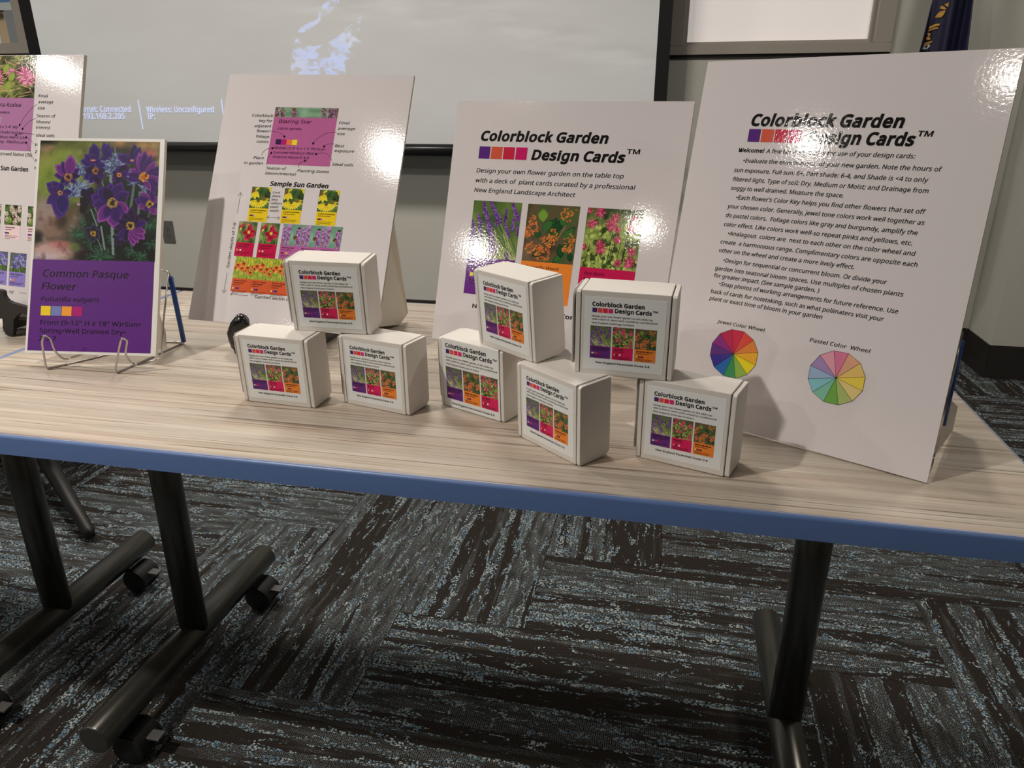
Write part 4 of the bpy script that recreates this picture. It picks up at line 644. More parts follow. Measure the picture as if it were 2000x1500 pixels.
def pic_sneezeweed(w, h):
    c = Canvas(w, h, (150, 156, 60), 37)
    for k in range(150):
        x, y = c.rs.rand(), c.rs.rand(); col = [(236, 214, 60), (220, 196, 52), (120, 140, 50), (86, 112, 44), (190, 190, 80)][k % 5]
        if y > .6: col = [(110, 136, 52), (150, 166, 76), (76, 104, 44), (176, 180, 90), (214, 200, 80)][k % 5]
        a = -1.57+(c.rs.rand()-.5)*1.4; c.stroke((x, y), (x+.2*math.cos(a), y+.2*math.sin(a)), .035, .01, col)
    OR = ((214, 92, 52), (232, 132, 66))
    for x, y, r in [(.2, .42, .17), (.48, .34, .15), (.42, .55, .15), (.72, .52, .16), (.88, .72, .14), (.08, .55, .12), (.62, .66, .10), (.95, .45, .10)]:
        for k in range(9): a = k*.7; c.petal((x, y), (x+r*math.cos(a), y+r*.8*math.sin(a)), .3, *OR, vein=False)
        c.blob(x, y-.02, r*.4, r*.3, (84, 44, 30), 1, .3)
    return c.a
def pic_azalea(w, h):
    c = Canvas(w, h, (84, 84, 52), 41); n = c.noise(20, 20); c.wash((n-.5)*5, (136, 140, 74)); c.wash((.45-n)*6, (42, 44, 30))
    for k in range(140):
        x, y = c.rs.rand(), c.rs.rand(); a = c.rs.rand()*6.28; c.stroke((x, y), (x+.16*math.cos(a), y+.16*math.sin(a)), .012, .004, [(190, 166, 120), (150, 160, 84), (70, 70, 44), (206, 150, 120)][k % 4])
    for x, y, r in [(.40, .20, .10), (.42, .42, .17), (.24, .55, .20), (.42, .62, .16), (.66, .38, .08), (.86, .46, .16), (.90, .58, .12), (.36, .85, .10), (.44, .95, .08), (.1, .4, .15), (.1, .7, .12)]:
        c.starburst(x, y, r, 60, [(196, 80, 130), (220, 128, 160), (168, 56, 104), (228, 160, 176)], .08)
    for x, y in [(.66, .5), (.62, .7), (.16, .22), (.58, .3)]: c.leaf((x, y+.12), (x+.05, y-.12), .3, (150, 160, 76), (112, 124, 52))
    return c.a
def pic_meadowsweet(w, h):
    c = Canvas(w, h, (56, 70, 40), 43); n = c.noise(12, 12); c.wash((n-.5)*5, (92, 108, 60)); c.wash((.42-n)*5, (30, 38, 26))
    for x, y, r in [(.45, .25, .16), (.6, .42, .18), (.85, .2, .18), (.7, .6, .16), (.1, .45, .12), (.15, .7, .12), (.65, .85, .14), (.4, .12, .1), (.9, .7, .1)]: c.speck(x, y, r, 60, [(226, 206, 196), (206, 180, 166), (180, 156, 140), (150, 130, 110)], .03)
    c.blob(.6, .58, .07, .06, (90, 30, 34), 1, .3); c.speck(.3, .75, .15, 20, [(130, 150, 70)], .05)
    return c.a
def pic_iris(w, h):
    c = Canvas(w, h, (84, 100, 64), 45)
    for k in range(70): x = c.rs.rand(); c.stroke((x, 1.), (x+(c.rs.rand()-.5)*.2, .4), .03, .015, [(70, 92, 50), (110, 126, 76), (46, 60, 40)][k % 3])
    c.wash((c.Y/c.h < .35)*.5, (96, 92, 120))
    for k in range(60):
        x, y = c.rs.rand(), c.rs.rand()*.72; a = c.rs.rand()*6.28; c.petal((x, y), (x+.16*math.cos(a), y+.13*math.sin(a)), .4, *[((96, 84, 160), (140, 130, 196)), ((76, 66, 140), (116, 106, 176)), ((130, 120, 186), (190, 186, 220))][k % 3], vein=False)
    c.speck(.5, .4, .4, 12, [(220, 190, 120)], .02)
    return c.a

# ------------------------------------------------------------------ room shell
def struct(mb, name, mat, **k):
    o = mb.obj(name, mat, **k); o['kind'] = 'structure'; return o
XL, XR, YF, YB = -6.2, 3.4, -5.6, 3.0
b = MB(); b.box(XL-.1, YF-.1, -0.06, XR+.1, YB+.1, -0.006); floor = struct(b, 'floor', CARPETBASE)
# carpet planks laid herringbone, 305 x 915 mm, each its own piece with a loop-pile surface
tw = 0.3048; gx, gy = -0.695, 0.657; g = 0.0006; mesh_cache = {}
def plank(x0, y0, x1, y1, horiz):
    x0, y0, x1, y1 = max(x0, -4.9), max(y0, -1.35), min(x1, 2.7), min(y1, 2.995)
    if x1-x0 < 0.03 or y1-y0 < 0.03: return
    if x0 > .985 and y1 > 2.725:
        y1 = 2.725
        if y1-y0 < .03: return
    L_, W_ = (x1-x0, y1-y0) if horiz else (y1-y0, x1-x0)
    key = (round(L_, 3), round(W_, 3))
    if key not in mesh_cache:
        m = MB(); m.box(-L_/2+g, -W_/2+g, -0.006, L_/2-g, W_/2-g, 0.0); me = m.mesh('carpet_tile'); me.materials.append(CARPET); mesh_cache[key] = me
    o = link('carpet_tile', mesh_cache[key], floor); o.location = ((x0+x1)/2, (y0+y1)/2, 0); o.rotation_euler = (0, 0, 0 if horiz else math.pi/2)
for a in range(-16, 17):
    for c_ in range(-6, 7):
        ox, oy = a+3*c_, a-3*c_
        plank(gx+ox*tw, gy+oy*tw, gx+(ox+3)*tw, gy+(oy+1)*tw, True)
        plank(gx+(ox-1)*tw, gy+oy*tw, gx+ox*tw, gy+(oy+3)*tw, False)
# back wall with the two interior windows
W1 = (-0.497, 0.441, 0.615, 1.72); W2 = (-5.30, -3.85, 0.671, 1.72)      # outer edges of the frames (heights over the table top)
b = MB(); th = 0.12
b.box(XL, YB, 0, XR, YB+th, T+W1[2]); b.box(XL, YB, T+W1[3], XR, YB+th, 2.76)
b.box(XL, YB, T+W1[2], W2[0], YB+th, T+W1[3]); b.box(W2[1], YB, T+W1[2], W1[0], YB+th, T+W1[3]); b.box(W1[1], YB, T+W1[2], XR, YB+th, T+W1[3])
b.box(W2[0], YB, T+W1[2], W2[1], YB+th, T+W2[2]); struct(b, 'wall_back', WALLM)
b = MB(); b.box(0.99, 2.73, 0, XR, YB, 2.76); struct(b, 'wall_alcove', WALLM)
b = MB(); b.box(XR, YF, 0, XR+.1, YB+th, 2.76); struct(b, 'wall_right', WALLM)
b = MB(); b.box(XL-.1, YF, 0, XL, YB+th, 2.76); struct(b, 'wall_left', WALLM)
b = MB(); b.box(XL, YF-.1, 0, XR, YF, 2.76); struct(b, 'wall_front', WALLM)
b = MB(); b.box(XL-.1, YF-.1, CEIL, XR+.1, YB+th, CEIL+.06); struct(b, 'ceiling', CEILM)
BH = 0.152
b = MB(); b.box(XL, YB-.006, 0, 0.984, YB, BH); struct(b, 'baseboard_back', BASEM, bevel=.002)
b = MB(); b.box(0.984, 2.724, 0, XR, 2.73, BH); b.box(0.984, 2.724, 0, 0.99, YB-.006, BH); struct(b, 'baseboard_right', BASEM, bevel=.002)
def window(name, x0, x1, z0, z1, member, mats, pane_mat, label_right=None):
    z0 += T; z1 += T; y0, y1 = YB-0.018, YB+th+0.018; b = MB(); m = member
    b.box(x0, y0, z0, x1, y1, z0+m*.55); b.box(x0, y0, z1-m, x1, y1, z1); b.box(x0, y0, z0+m*.55, x0+m, y1, z1-m); b.box(x1-m, y0, z0+m*.55, x1, y1, z1-m)
    o = struct(b, name, FRAMEM, bevel=.0015)
    s = .016; a0, a1, c0, c1 = x0+m, x1-m, z0+m*.55, z1-m; b = MB()
    for (p, q) in (((a0, c0), (a1, c0+s)), ((a0, c1-s), (a1, c1)), ((a0, c0+s), (a0+s, c1-s)), ((a1-s, c0+s), (a1, c1-s))):
        b.box(p[0], YB+.022, p[1], q[0], YB+.044, q[1])
    b.obj('glazing_bead', FRAMEM, o, bevel=.001)
    b = MB(); b.box(a0+.004, YB+.046, c0+.004, a1-.004, YB+.052, c1-.004); b.obj('pane', pane_mat, o)
    b = MB(); b.box(x0-.004, YB-.004, z0-.018, x1+.004, YB, z0); b.obj('painted_frame_shadow', BASEM, o)  # dark strip standing in for the shadow line under the frame
    return o
m_, nt, bs = new_mat('white_pane_added_glow'); bs.inputs['Base Color'].default_value = (0.86, 0.81, 0.79, 1); bs.inputs['Roughness'].default_value = 0.08
bs.inputs['Emission Color'].default_value = (1.0, 0.93, 0.90, 1); bs.inputs['Emission Strength'].default_value = 0.36; WPANE = m_  # added glow brightens the white pane, which is no light source
m_, nt, bs = new_mat('clear_window_glass'); nt.nodes.remove(bs); out = nt.nodes['Material Output']
tr = N(nt, 'ShaderNodeBsdfTransparent'); gl = N(nt, 'ShaderNodeBsdfGlossy'); gl.inputs['Roughness'].default_value = .02; mx = N(nt, 'ShaderNodeMixShader'); mx.inputs[0].default_value = .06
tr.inputs[0].default_value = (.93, .96, .95, 1)
L(nt, tr.outputs[0], mx.inputs[1]); L(nt, gl.outputs[0], mx.inputs[2]); L(nt, mx.outputs[0], out.inputs[0]); CLEAR = m_
window('window_1', *W1, 0.070, None, WPANE); window('window_2', *W2, 0.072, None, CLEAR)
# lobby seen through the left window: wall with a wooden door
b = MB(); b.box(-9.6, 7.0, 0, -5.2, 7.1, 1.98+T*0); b.box(-9.6, 7.0, 0, -9.5, 7.1, 3.0); b.box(-9.6, 7.0, 1.98, -5.2, 7.1, 3.0)
LOBW = plain('lobby_wall', (0.10, 0.22, 0.46), .8); struct(b, 'wall_lobby', LOBW)
b = MB(); b.box(-9.6, YB+th, -.06, -5.2, 7.0, 0); b.box(-6.2, YB+th, -.06, 2, 7.0, 0); struct(b, 'floor_lobby', CEILM)
b = MB(); b.box(-9.6, YB+th, 2.95, -5.2, 7.1, 3.0); struct(b, 'ceiling_lobby', CEILM)
b = MB(); b.box(-9.7, YB+th, 0, -9.6, 7.1, 3.0); struct(b, 'wall_lobby_left', WALLM)
OAK = plain('oak_veneer', (0.50, 0.33, 0.185), .45, var=.12, bscale=9)
DFR = plain('grey_door_frame', (0.20, 0.19, 0.19), .5); HEAD = plain('pale_head_trim', (.50, .48, .44), .6); CLOSER = plain('brown_door_closer', (.10, .06, .05), .4)
LITE = plain('frosted_door_glass', (0.55, 0.72, 0.68), .2)
b = MB(); dx0, dx1, dz1 = -8.65, -7.735, T+1.385
b.box(dx0, 6.94, 0, dx1, 6.985, T+.2); b.box(dx0, 6.94, T+1.215, dx1, 6.985, dz1); b.box(dx0, 6.94, T+.2, dx0+.16, 6.985, T+1.215); b.box(dx1-.155, 6.94, T+.2, dx1, 6.985, T+1.215)
door = struct(b, 'door_1', OAK)
b = MB(); b.box(dx0+.16, 6.955, T+.2, dx1-.155, 6.965, T+1.215); b.obj('glass_lite', LITE, door)
b = MB(); b.box(dx1, 6.90, 0, dx1+.11, 7.0, T+1.40); b.box(dx0-.11, 6.90, 0, dx0, 7.0, T+1.40); b.obj('door_jamb', DFR, door)
b = MB(); b.box(dx0-.2, 6.90, T+1.40, -5.9, 7.0, T+1.475); b.obj('head_trim', HEAD, door)
b = MB(); b.box(dx0+.3, 6.88, T+1.335, dx1-.05, 6.94, T+1.375); b.obj('door_closer', CLOSER, door)
b = MB(); b.box(dx1+.11, 6.96, 0, -5.9, 6.999, T+1.40); struct(b, 'trim_1', DFR)

# outlet on the wall below the screen
b = MB(); b.box(-.0365, -.006, -.0625, .0365, 0, .0625); o = b.obj('wall_outlet', PLATE, bevel=.002); o.location = (-3.2135, YB, T-.265)
tag(o, 'dark grey duplex outlet on the wall under the screen', 'outlet')
for dz in (.019, -.019):
    b = MB(); b.prism([(.0145*math.cos(t), .0145*math.sin(t)*.85) for t in np.linspace(0, 6.283, 17)[:-1]], lambda u, v, t: (u, t, v+dz), -.0075, -.006); rc = b.obj('receptacle', PLATE, o)
    b = MB(); b.box(-.007, -.0082, dz+.001, -.005, -.0076, dz+.008); b.box(.005, -.0082, dz+.001, .007, -.0076, dz+.008); b.box(-.002, -.0082, dz-.009, .002, -.0076, dz-.005); b.obj('slot', DARKSLOT, rc)

# ------------------------------------------------------------------ projection screen
SX0, SX1, SY = -3.702, -0.481, 2.80; PZ0, PZ1 = 0.232, 2.0; PX0, PX1 = -3.6305, -0.537
scr = empty('projection_screen', (-2.09, SY, T+.172)); tag(scr, 'large projection screen hung on the back wall, showing a pale mountain picture', 'projection screen')
def at_root(root_loc):
    return lambda o: setattr(o, 'location', (-root_loc[0], -root_loc[1], -root_loc[2]))
put = at_root((-2.09, SY, T+.172))
b = MB(); b.box(SX0, SY+.001, T+PZ0-.01, SX1, SY+.004, T+PZ1+.05); o = b.obj('black_border', SCRBLK, scr); put(o)
b = MB(); n = 16
b.tube([(SX0-.03, SY+.002, T+.203), (SX1+.03, SY+.002, T+.203)], .030, 20); o = b.obj('bottom_bar', TUBEM, scr); put(o)
b = MB(); b.box(SX0-.06, SY-.05, T+1.985, SX1+.06, SY+.12, T+2.10-.08); o = b.obj('case', TUBEM, scr); put(o)
W_, H_ = 1040, 264; q_ = W_/620
def screen_colour(X, Z):
    """light thrown by the projector: grey haze over a mountain with sunlit blue ice"""
    rs = np.random.RandomState(4)
    cv = Canvas(W_, H_, (0, 0, 0), 4)          # room window x PX0..PX1, z .232..1.02
    def uv(px, py):                              # screen position of a feature
        x = -3.8293+px*0.002582; z = .233+(285-py)*.00262; return ((x-PX0)/(PX1-PX0), 1-(z-.232)/.788)
    base = np.zeros((H_, W_)); base[:] = .205
    n1 = cv.noise(130*q_, 40*q_, 4); n2 = cv.noise(40*q_, 7*q_, 4)
    sky = np.zeros_like(base); rx = np.array([0, 250, 420, 520, 600, 660, 715, 740, 780, 832, 872, 900, 930, 1000, 1060, 1300]); ry = np.array([-60, -60, -30, 5, 14, 30, 20, 16, 4, 18, 12, 0, 2, 14, 30, 60])
    U = np.array([uv(a, c)[0] for a, c in zip(rx, ry)])*W_; Vv = np.array([uv(a, c)[1] for a, c in zip(rx, ry)])*H_
    ridge = np.interp(np.arange(W_), U, Vv)[None, :]+(n2-.5)*5
    sky = np.clip((ridge-cv.Y)/3, 0, 1)
    cv.a[:] = base[..., None]*np.array([1, .985, .93])
    cv.a += ((n1-.5)*.06)[..., None]; cv.a += ((n2-.5)*.022)[..., None]
    fade = np.clip(1-abs(cv.X/W_-.55)*2.2, 0, 1)
    cv.a = cv.a*(1-sky[..., None]*.7*fade[..., None])+np.array([.30, .32, .36])*(sky[..., None]*.7*fade[..., None])
    left = np.clip(1-cv.X/W_*3.2, 0, 1)*np.clip(cv.Y*0+1-cv.Y/H_*.9, 0, 1); cv.a += (left*.09)[..., None]*np.array([1, .97, .97])
    rt = np.clip(cv.X/W_*3-2.0, 0, 1); cv.a += (rt*.02)[..., None]*np.array([1.0, 1.0, .95])
    sl = np.exp(-((cv.Y-(ridge+14*q_+(cv.X-300*q_)*.12))/(16*q_))**2)*np.clip((cv.X-250*q_)/(60*q_), 0, 1)*(n2-.42)*.16; cv.a += sl[..., None]*np.array([1, .98, .93])
    Z_ = lambda L_: [uv(500+x/2.5, y/2.5) for x, y in L_]
    ice = Canvas(W_, H_, (0, 0, 0), 6)
    ice.poly(Z_([(545, 60), (535, 130), (480, 172), (430, 205), (370, 238), (318, 244), (362, 212), (425, 192), (448, 150), (488, 95), (528, 62)]), (1, 1, 1))
    ice.poly(Z_([(275, 420), (278, 350), (288, 305), (306, 250), (325, 262), (340, 290), (400, 300), (470, 285), (520, 262), (560, 232), (632, 185), (628, 232), (596, 262), (640, 290), (560, 310), (600, 345), (540, 360), (540, 420)]), (1, 1, 1))
    nn = ice.noise(13, 7, 5); nb = ice.noise(34, 16, 3); k = ice.a[..., 0]*np.clip((nn-.42)*6.0, 0.05, 1)
    colr = np.array([.27, .41, .86])[None, None]*np.clip(1.2-nb, .3, 1)[..., None]+np.array([.52, .54, .62])[None, None]*np.clip(nb-.35, 0, 1)[..., None]
    cv.a = cv.a*(1-k[..., None]*.62)+colr*k[..., None]*.85
    ui = np.clip(((X-PX0)/(PX1-PX0)*(W_-1)), 0, W_-1).astype(int); vi = np.clip((1-(Z-.232)/.788)*(H_-1), 0, H_-1).astype(int)
    return cv.a[vi, ui]
zs = np.concatenate([np.linspace(PZ0, 1.02, H_), np.linspace(1.06, PZ1, 20)]); xs = np.linspace(PX0, PX1, W_)
X_, Z_g = np.meshgrid(xs, zs[::-1]); colr = screen_colour(X_, Z_g)
h_, w_ = X_.shape; i = np.arange(h_*w_).reshape(h_, w_); q = np.stack([i[1:, :-1], i[1:, 1:], i[:-1, 1:], i[:-1, :-1]], -1).reshape(-1, 4)
me = bpy.data.meshes.new('projected_picture'); me.vertices.add(h_*w_); me.vertices.foreach_set('co', np.stack([X_+2.09, np.zeros_like(X_), Z_g-.172], -1).ravel())
me.loops.add(q.size); me.loops.foreach_set('vertex_index', q.ravel()); me.polygons.add(len(q)); me.polygons.foreach_set('loop_start', np.arange(len(q))*4); me.polygons.foreach_set('loop_total', np.full(len(q), 4)); me.update(calc_edges=True)
ca = me.color_attributes.new('glow', 'FLOAT_COLOR', 'POINT'); ca.data.foreach_set('color', np.concatenate([np.clip(colr, 0, 1), np.ones(colr.shape[:2]+(1,))], -1).ravel())
m_, nt, bs = new_mat('projection_screen_fabric'); at = N(nt, 'ShaderNodeAttribute', attribute_name='glow')
bs.inputs['Base Color'].default_value = (0.40, 0.405, 0.41, 1); bs.inputs['Roughness'].default_value = .8; L(nt, at.outputs['Color'], bs.inputs['Emission Color']); bs.inputs['Emission Strength'].default_value = SCREEN_GLOW
link('projected_picture', me, scr, m_)
m_, nt, bs = new_mat('projected_letters'); bs.inputs['Base Color'].default_value = (.6, .6, .6, 1); bs.inputs['Emission Color'].default_value = (.38, .50, .95, 1); bs.inputs['Emission Strength'].default_value = .80
sh = Sheet(d=.003); ox, oz = 2.09, -.172
for t, x0, x1, z in [("Ethernet: Connected", -3.512, -3.163, .3765), ("IP: 192.168.2.205", -3.508, -3.206, .343), ("Wireless: Unconfigured", -3.074, -2.692, .374), ("IP:", -3.072, -3.030, .342)]:
    sh.text(t, x0+ox, z+oz, x1+ox, .046, 0, .022)
for x in (-3.112, -2.643): sh.line([(x+ox, .433+oz), (x+ox, .291+oz)], .006)
sh.obj('projected_text', m_, scr)

# ------------------------------------------------------------------ flag in the corner
fl = empty('flag', (.60, 2.80, 0)); tag(fl, 'navy blue flag with gold emblem hanging in the corner beside the window', 'flag')
def fold(x, z):
    u = (x-.523)/.14; return .021*math.sin(u*8.0+z*.8+.6)+.006*math.sin(u*21+1.3)-.02
NAVY = plain('navy_flag_cloth', (.0065, .0075, .034), .55, 0, .4, .2, 1500); GOLD = plain('gold_applique', (.50, .27, .045), .6); SILV = plain('pale_applique', (.48, .48, .44), .6); DKG = plain('green_applique', (.02, .07, .05), .6)
vs_, fs_ = [], []; nz, nx = 60, 40
for j in range(nz+1):
    z = -.25+j/nz*1.45; xl = .523-(.789-z)*.136; xr = .663+(.789-z)*.06; xl = max(xl, .44) if z < .2 else xl; xr = min(xr, .70)
    for i2 in range(nx+1):
        x = xl+(xr-xl)*i2/nx; vs_.append((x-.60, fold(x, z), z+T)); 
for j in range(nz):
    for i2 in range(nx): a = j*(nx+1)+i2; fs_.append((a, a+1, a+nx+2, a+nx+1))
b = MB(); b.add(vs_, fs_, True); o = b.obj('cloth', NAVY, fl); md = o.modifiers.new('thickness', 'SOLIDIFY'); md.thickness = .002
def patch(poly, mat, name, off=.0085):
    P = [(.523+(X/9.09+1780-1822)*.00184, .789-(Y/9.09)*.00184) for X, Y in poly]; cx = sum(p[0] for p in P)/len(P); cz = sum(p[1] for p in P)/len(P)
    n = len(P); vv = [(cx-.60, fold(cx, cz)-off, cz+T)]; ff = []
    for r in (.5, 1.0):
        for px, pz in P: x = cx+(px-cx)*r; z = cz+(pz-cz)*r; vv.append((x-.60, fold(x, z)-off, z+T))
    for k in range(n): k2 = (k+1) % n; ff.append((0, 1+k, 1+k2)); ff.append((1+k, 1+n+k, 1+n+k2, 1+k2))
    b = MB(); b.add(vv, ff); return b.obj(name, mat, fl, fix=False)
for P in [[(560, 100), (620, 68), (622, 150), (600, 135)], [(505, 130), (540, 122), (575, 150), (605, 185), (560, 185), (505, 170)], [(455, 312), (480, 260), (520, 215), (597, 200), (585, 270), (550, 322), (500, 322)],
          [(395, 500), (410, 465), (470, 435), (550, 428), (540, 470), (460, 485), (410, 510)], [(385, 560), (405, 525), (460, 500), (535, 490), (525, 520), (450, 535)],
          [(380, 590), (410, 577), (440, 600), (440, 630), (410, 670), (410, 695), (440, 690), (455, 680), (445, 705), (400, 712), (380, 690), (385, 660), (415, 620), (412, 600)], [(325, 830), (350, 770), (400, 745), (485, 730), (470, 770), (400, 785), (360, 800)]]: patch(P, GOLD, 'applique')
patch([(310, 885), (330, 835), (380, 800), (450, 785), (465, 830), (430, 870), (360, 880)], SILV, 'applique'); patch([(385, 850), (385, 815), (410, 800), (430, 820), (415, 850)], BASEM, 'applique', .0100); patch([(300, 905), (320, 878), (400, 875), (450, 870), (440, 905)], DKG, 'applique', .0100)
b = MB(); b.tube([(.0, .075, .04), (0, .075, T+1.5)], .012, 14); b.obj('pole', plain('brass_pole', (.45, .30, .10), .3, 1.0), fl)
b = MB(); b.prism([(.11*math.cos(t), .11*math.sin(t)) for t in np.linspace(0, 6.283, 33)[:-1]], lambda u, v, t: (u, v+.06, t), 0.001, .05); b.obj('base', BLACKPL, fl, bevel=.01)
b = MB(); b.tube([(0, .075, T+1.19), (0, .02, T+1.19)], .008, 10); b.tube([(-.08, .012, T+1.195), (.10, .012, T+1.195)], .008, 10); b.obj('cross_bar', WIRE, fl)

# ------------------------------------------------------------------ tables
TW, TD, TH = 1.524, 0.762, 0.0285
def make_table(label):
    t = empty('folding_table', (-TW/2, TD/2, 0)); tag(t, label, 'table', 'wood laminate tables with blue edges')
    X0, X1, Y0, Y1 = -TW/2, TW/2, -TD/2, TD/2; e = .0022
    b = MB(); b.box(X0+e+.001, Y0+e+.001, T-TH+.001, X1-e-.001, Y1-e-.001, T); b.obj('tabletop', TABLE, t)
    # blue edge band: rounded lip around the top
    prof = [(-.0015, -TH), (.0, -TH+.0008)]+[(.0, -.0045)]+[(-.0045*(1-math.cos(a)), -.0045*(1-math.sin(a))) for a in np.linspace(.25, 1.5, 5)]+[(-.0055, .0001), (-.006, -.004)]
    b = MB(); ring = []
    cr = .006
    for cx, cy, a0 in ((X1-cr, Y0+cr, -math.pi/2), (X1-cr, Y1-cr, 0), (X0+cr, Y1-cr, math.pi/2), (X0+cr, Y0+cr, math.pi)):
        for k in range(5): a = a0+k*math.pi/8; ring.append((cx, cy, math.cos(a), math.sin(a)))
    n = len(ring); m = len(prof); vv = []
    for cx, cy, ca_, sa in ring:
        for d, z in prof: r = cr+d; vv.append((cx+ca_*r, cy+sa*r, T+z))
    ff = [(i*m+k, ((i+1) % n)*m+k, ((i+1) % n)*m+k+1, i*m+k+1) for i in range(n) for k in range(m-1)]
    b.add(vv, ff, True); o = b.obj('edge_band', EDGE, t)
    o.modifiers.new('split', 'EDGE_SPLIT').split_angle = math.radians(35)
    yc = .395-TD/2
    for sx in (-1, 1):
        x = sx*(TW/2-.167)
        b = MB(); b.tube([(x, yc, .098), (x, yc, T-TH-.02)], .0285, 28); b.obj('column', LEG, t)
        b = MB(); ys = [.100-TD/2, .103-TD/2, .680-TD/2, .683-TD/2]; b.tube([(x, y, .094) for y in ys], [.0265, .0295, .0295, .0265], 32); ft = b.obj('foot', LEG, t)
        b = MB(); b.box(x-.035, yc-.26, T-TH-.028, x+.035, yc+.26, T-TH-.0005); b.obj('top_bracket', BLACKPL2, t, bevel=.004)
        for yy in (.150-TD/2, .600-TD/2):
            cx, cz = x+.022, .031; cas = MB()
            cas.tube([(x, yy, .085), (x, yy, .055)], .008, 12)
            P = [(.0305*math.cos(a), .0305*math.sin(a)) for a in np.linspace(math.radians(-20), math.radians(200), 18)]
            cas.prism(P, lambda u, v, tt: (cx+u, tt, cz+v+.002), yy-.005, yy+.048); cs = cas.obj('caster', BLACKPL2, t, bevel=.003)
            for y2 in (-.010, .036):
                wm = MB(); wm.tube([(cx, yy+y2, cz), (cx, yy+y2+.014, cz)], .031, 28); wm.obj('wheel', BLACKPL2, cs, bevel=.003)
            lv = MB(); lv.box(cx+.026, yy+.012, cz+.012, cx+.052, yy+.034, cz+.017); lv.obj('brake_lever', PLATE, cs, bevel=.001)
    b = MB(); b.box(-TW/2+.2, yc+.02, T-TH-.075, TW/2-.2, yc+.05, T-TH-.025); b.obj('cross_beam', BLACKPL2, t)
    return t
def dup(root, loc=None, name=None):
    r = root.copy(); COL.objects.link(r)
    if loc is not None: r.location = loc
    for ch in list(root.children):
        c = ch.copy(); COL.objects.link(c); c.parent = r
        for g2 in ch.children:
            d = g2.copy(); COL.objects.link(d); d.parent = c
    return r
tab = make_table('wood laminate table with blue edge carrying the stacks of small white boxes')
tab2 = dup(tab, (-TW*1.5-.0006, TD/2, 0)); tab2['label'] = 'matching blue edged table cut off at left, under the azalea poster'

# stool behind the neighbouring table
st = empty('swivel_stool', (-2.42, 1.10, 0)); tag(st, 'black stool base with slanting leg on carpet behind the left table', 'stool')
for k in range(5):
    a = math.atan2(.764-1.10, -1.941+2.42)+k*2*math.pi/5; d = (math.cos(a), math.sin(a))
    b = MB(); b.tube([(.03*d[0], .03*d[1], .125), (.25*d[0], .25*d[1], .085), (.57*d[0], .57*d[1], .030), (.585*d[0], .585*d[1], .020)], [.030, .024, .017, .012], 10); b.obj('leg', BLACKPL2, st)
b = MB(); b.tube([(0, 0, .08), (0, 0, .40)], .03, 16); b.obj('column', BLACKPL2, st)
b = MB(); b.tube([(0, 0, .40), (0, 0, .405), (0, 0, .44), (0, 0, .445)], [.16, .175, .175, .16], 32); b.obj('seat', BLACKPL2, st)

# ------------------------------------------------------------------ display boards
def frame_matrix(x, y, yaw, lean, roll, z0):
    ax = Vector((math.cos(yaw), math.sin(yaw), 0)); n = Vector((-math.sin(yaw), math.cos(yaw), 0)); Zv = Vector((0, 0, 1))
    up = Zv*math.cos(lean)+n*math.sin(lean); a2 = ax*math.cos(roll)+up*math.sin(roll); u2 = -ax*math.sin(roll)+up*math.cos(roll); bk = u2.cross(a2)
    return Matrix(((a2.x, bk.x, u2.x, x), (a2.y, bk.y, u2.y, y), (a2.z, bk.z, u2.z, z0+T), (0, 0, 0, 1)))
def board_root(name, p, z0, quad, W, H, label, white, thick=.0048, clip=0, group=None):
    x, y, yaw, lean, roll = p; M = frame_matrix(x, y, yaw, lean, roll, z0)
    r = empty(name); r.matrix_world = M; tag(r, label, 'display board', group); r['_'] = 0; del r['_']
    bl, br, tr_, tl = [np.array(quad[k]) for k in ('BL', 'BR', 'TR', 'TL')]
    def warp(V):
        u = V[:, :1]/W; v = V[:, 1:2]/H
        return bl*(1-u)*(1-v)+br*u*(1-v)+tr_*u*v+tl*(1-u)*v
    out = np.array([(0, 0), (W, 0), (W, H), (0, H)]) if not clip else np.array([(0, 0), (W, 0), (W, H), (clip*1.0, H), (clip*.25, H-clip*.35), (0, H-clip*1.3)])
    Q = warp(out.astype(float)).tolist()
    b = MB(); b.prism(Q, lambda u, v, t: (u, t, v), 0, thick); b.cur = 0
    o = b.obj('foam_board', [white, FOAM], r)
    for pl in o.data.polygons:
        if abs(pl.normal.y) < .5: pl.material_index = 1
    return r, M, warp
def in_frame(M, r, mb_fn, name, mat, **k):
    """geometry given in room coordinates, stored in the frame of its parent"""
    b = MB(); mb_fn(b); Mi = M.inverted(); b.v = [tuple(Mi @ Vector(v)) for v in b.v]; return b.obj(name, mat, r, **k)
def wedge(pts, nrm, t):
    def f(b):
        n = Vector(nrm).normalized()*t; P = [Vector(p)+Vector((0, 0, T)) for p in pts]; m = len(P)
        b.add(P+[p+n for p in P], [tuple(range(m)), tuple(range(2*m-1, m-1, -1))]+[(i, (i+1) % m, m+(i+1) % m, m+i) for i in range(m)])
    return f
SW = dict(p=(88, 42, 118), o=(206, 84, 62), r=(196, 38, 64), m=(196, 28, 96))
EM = .0086
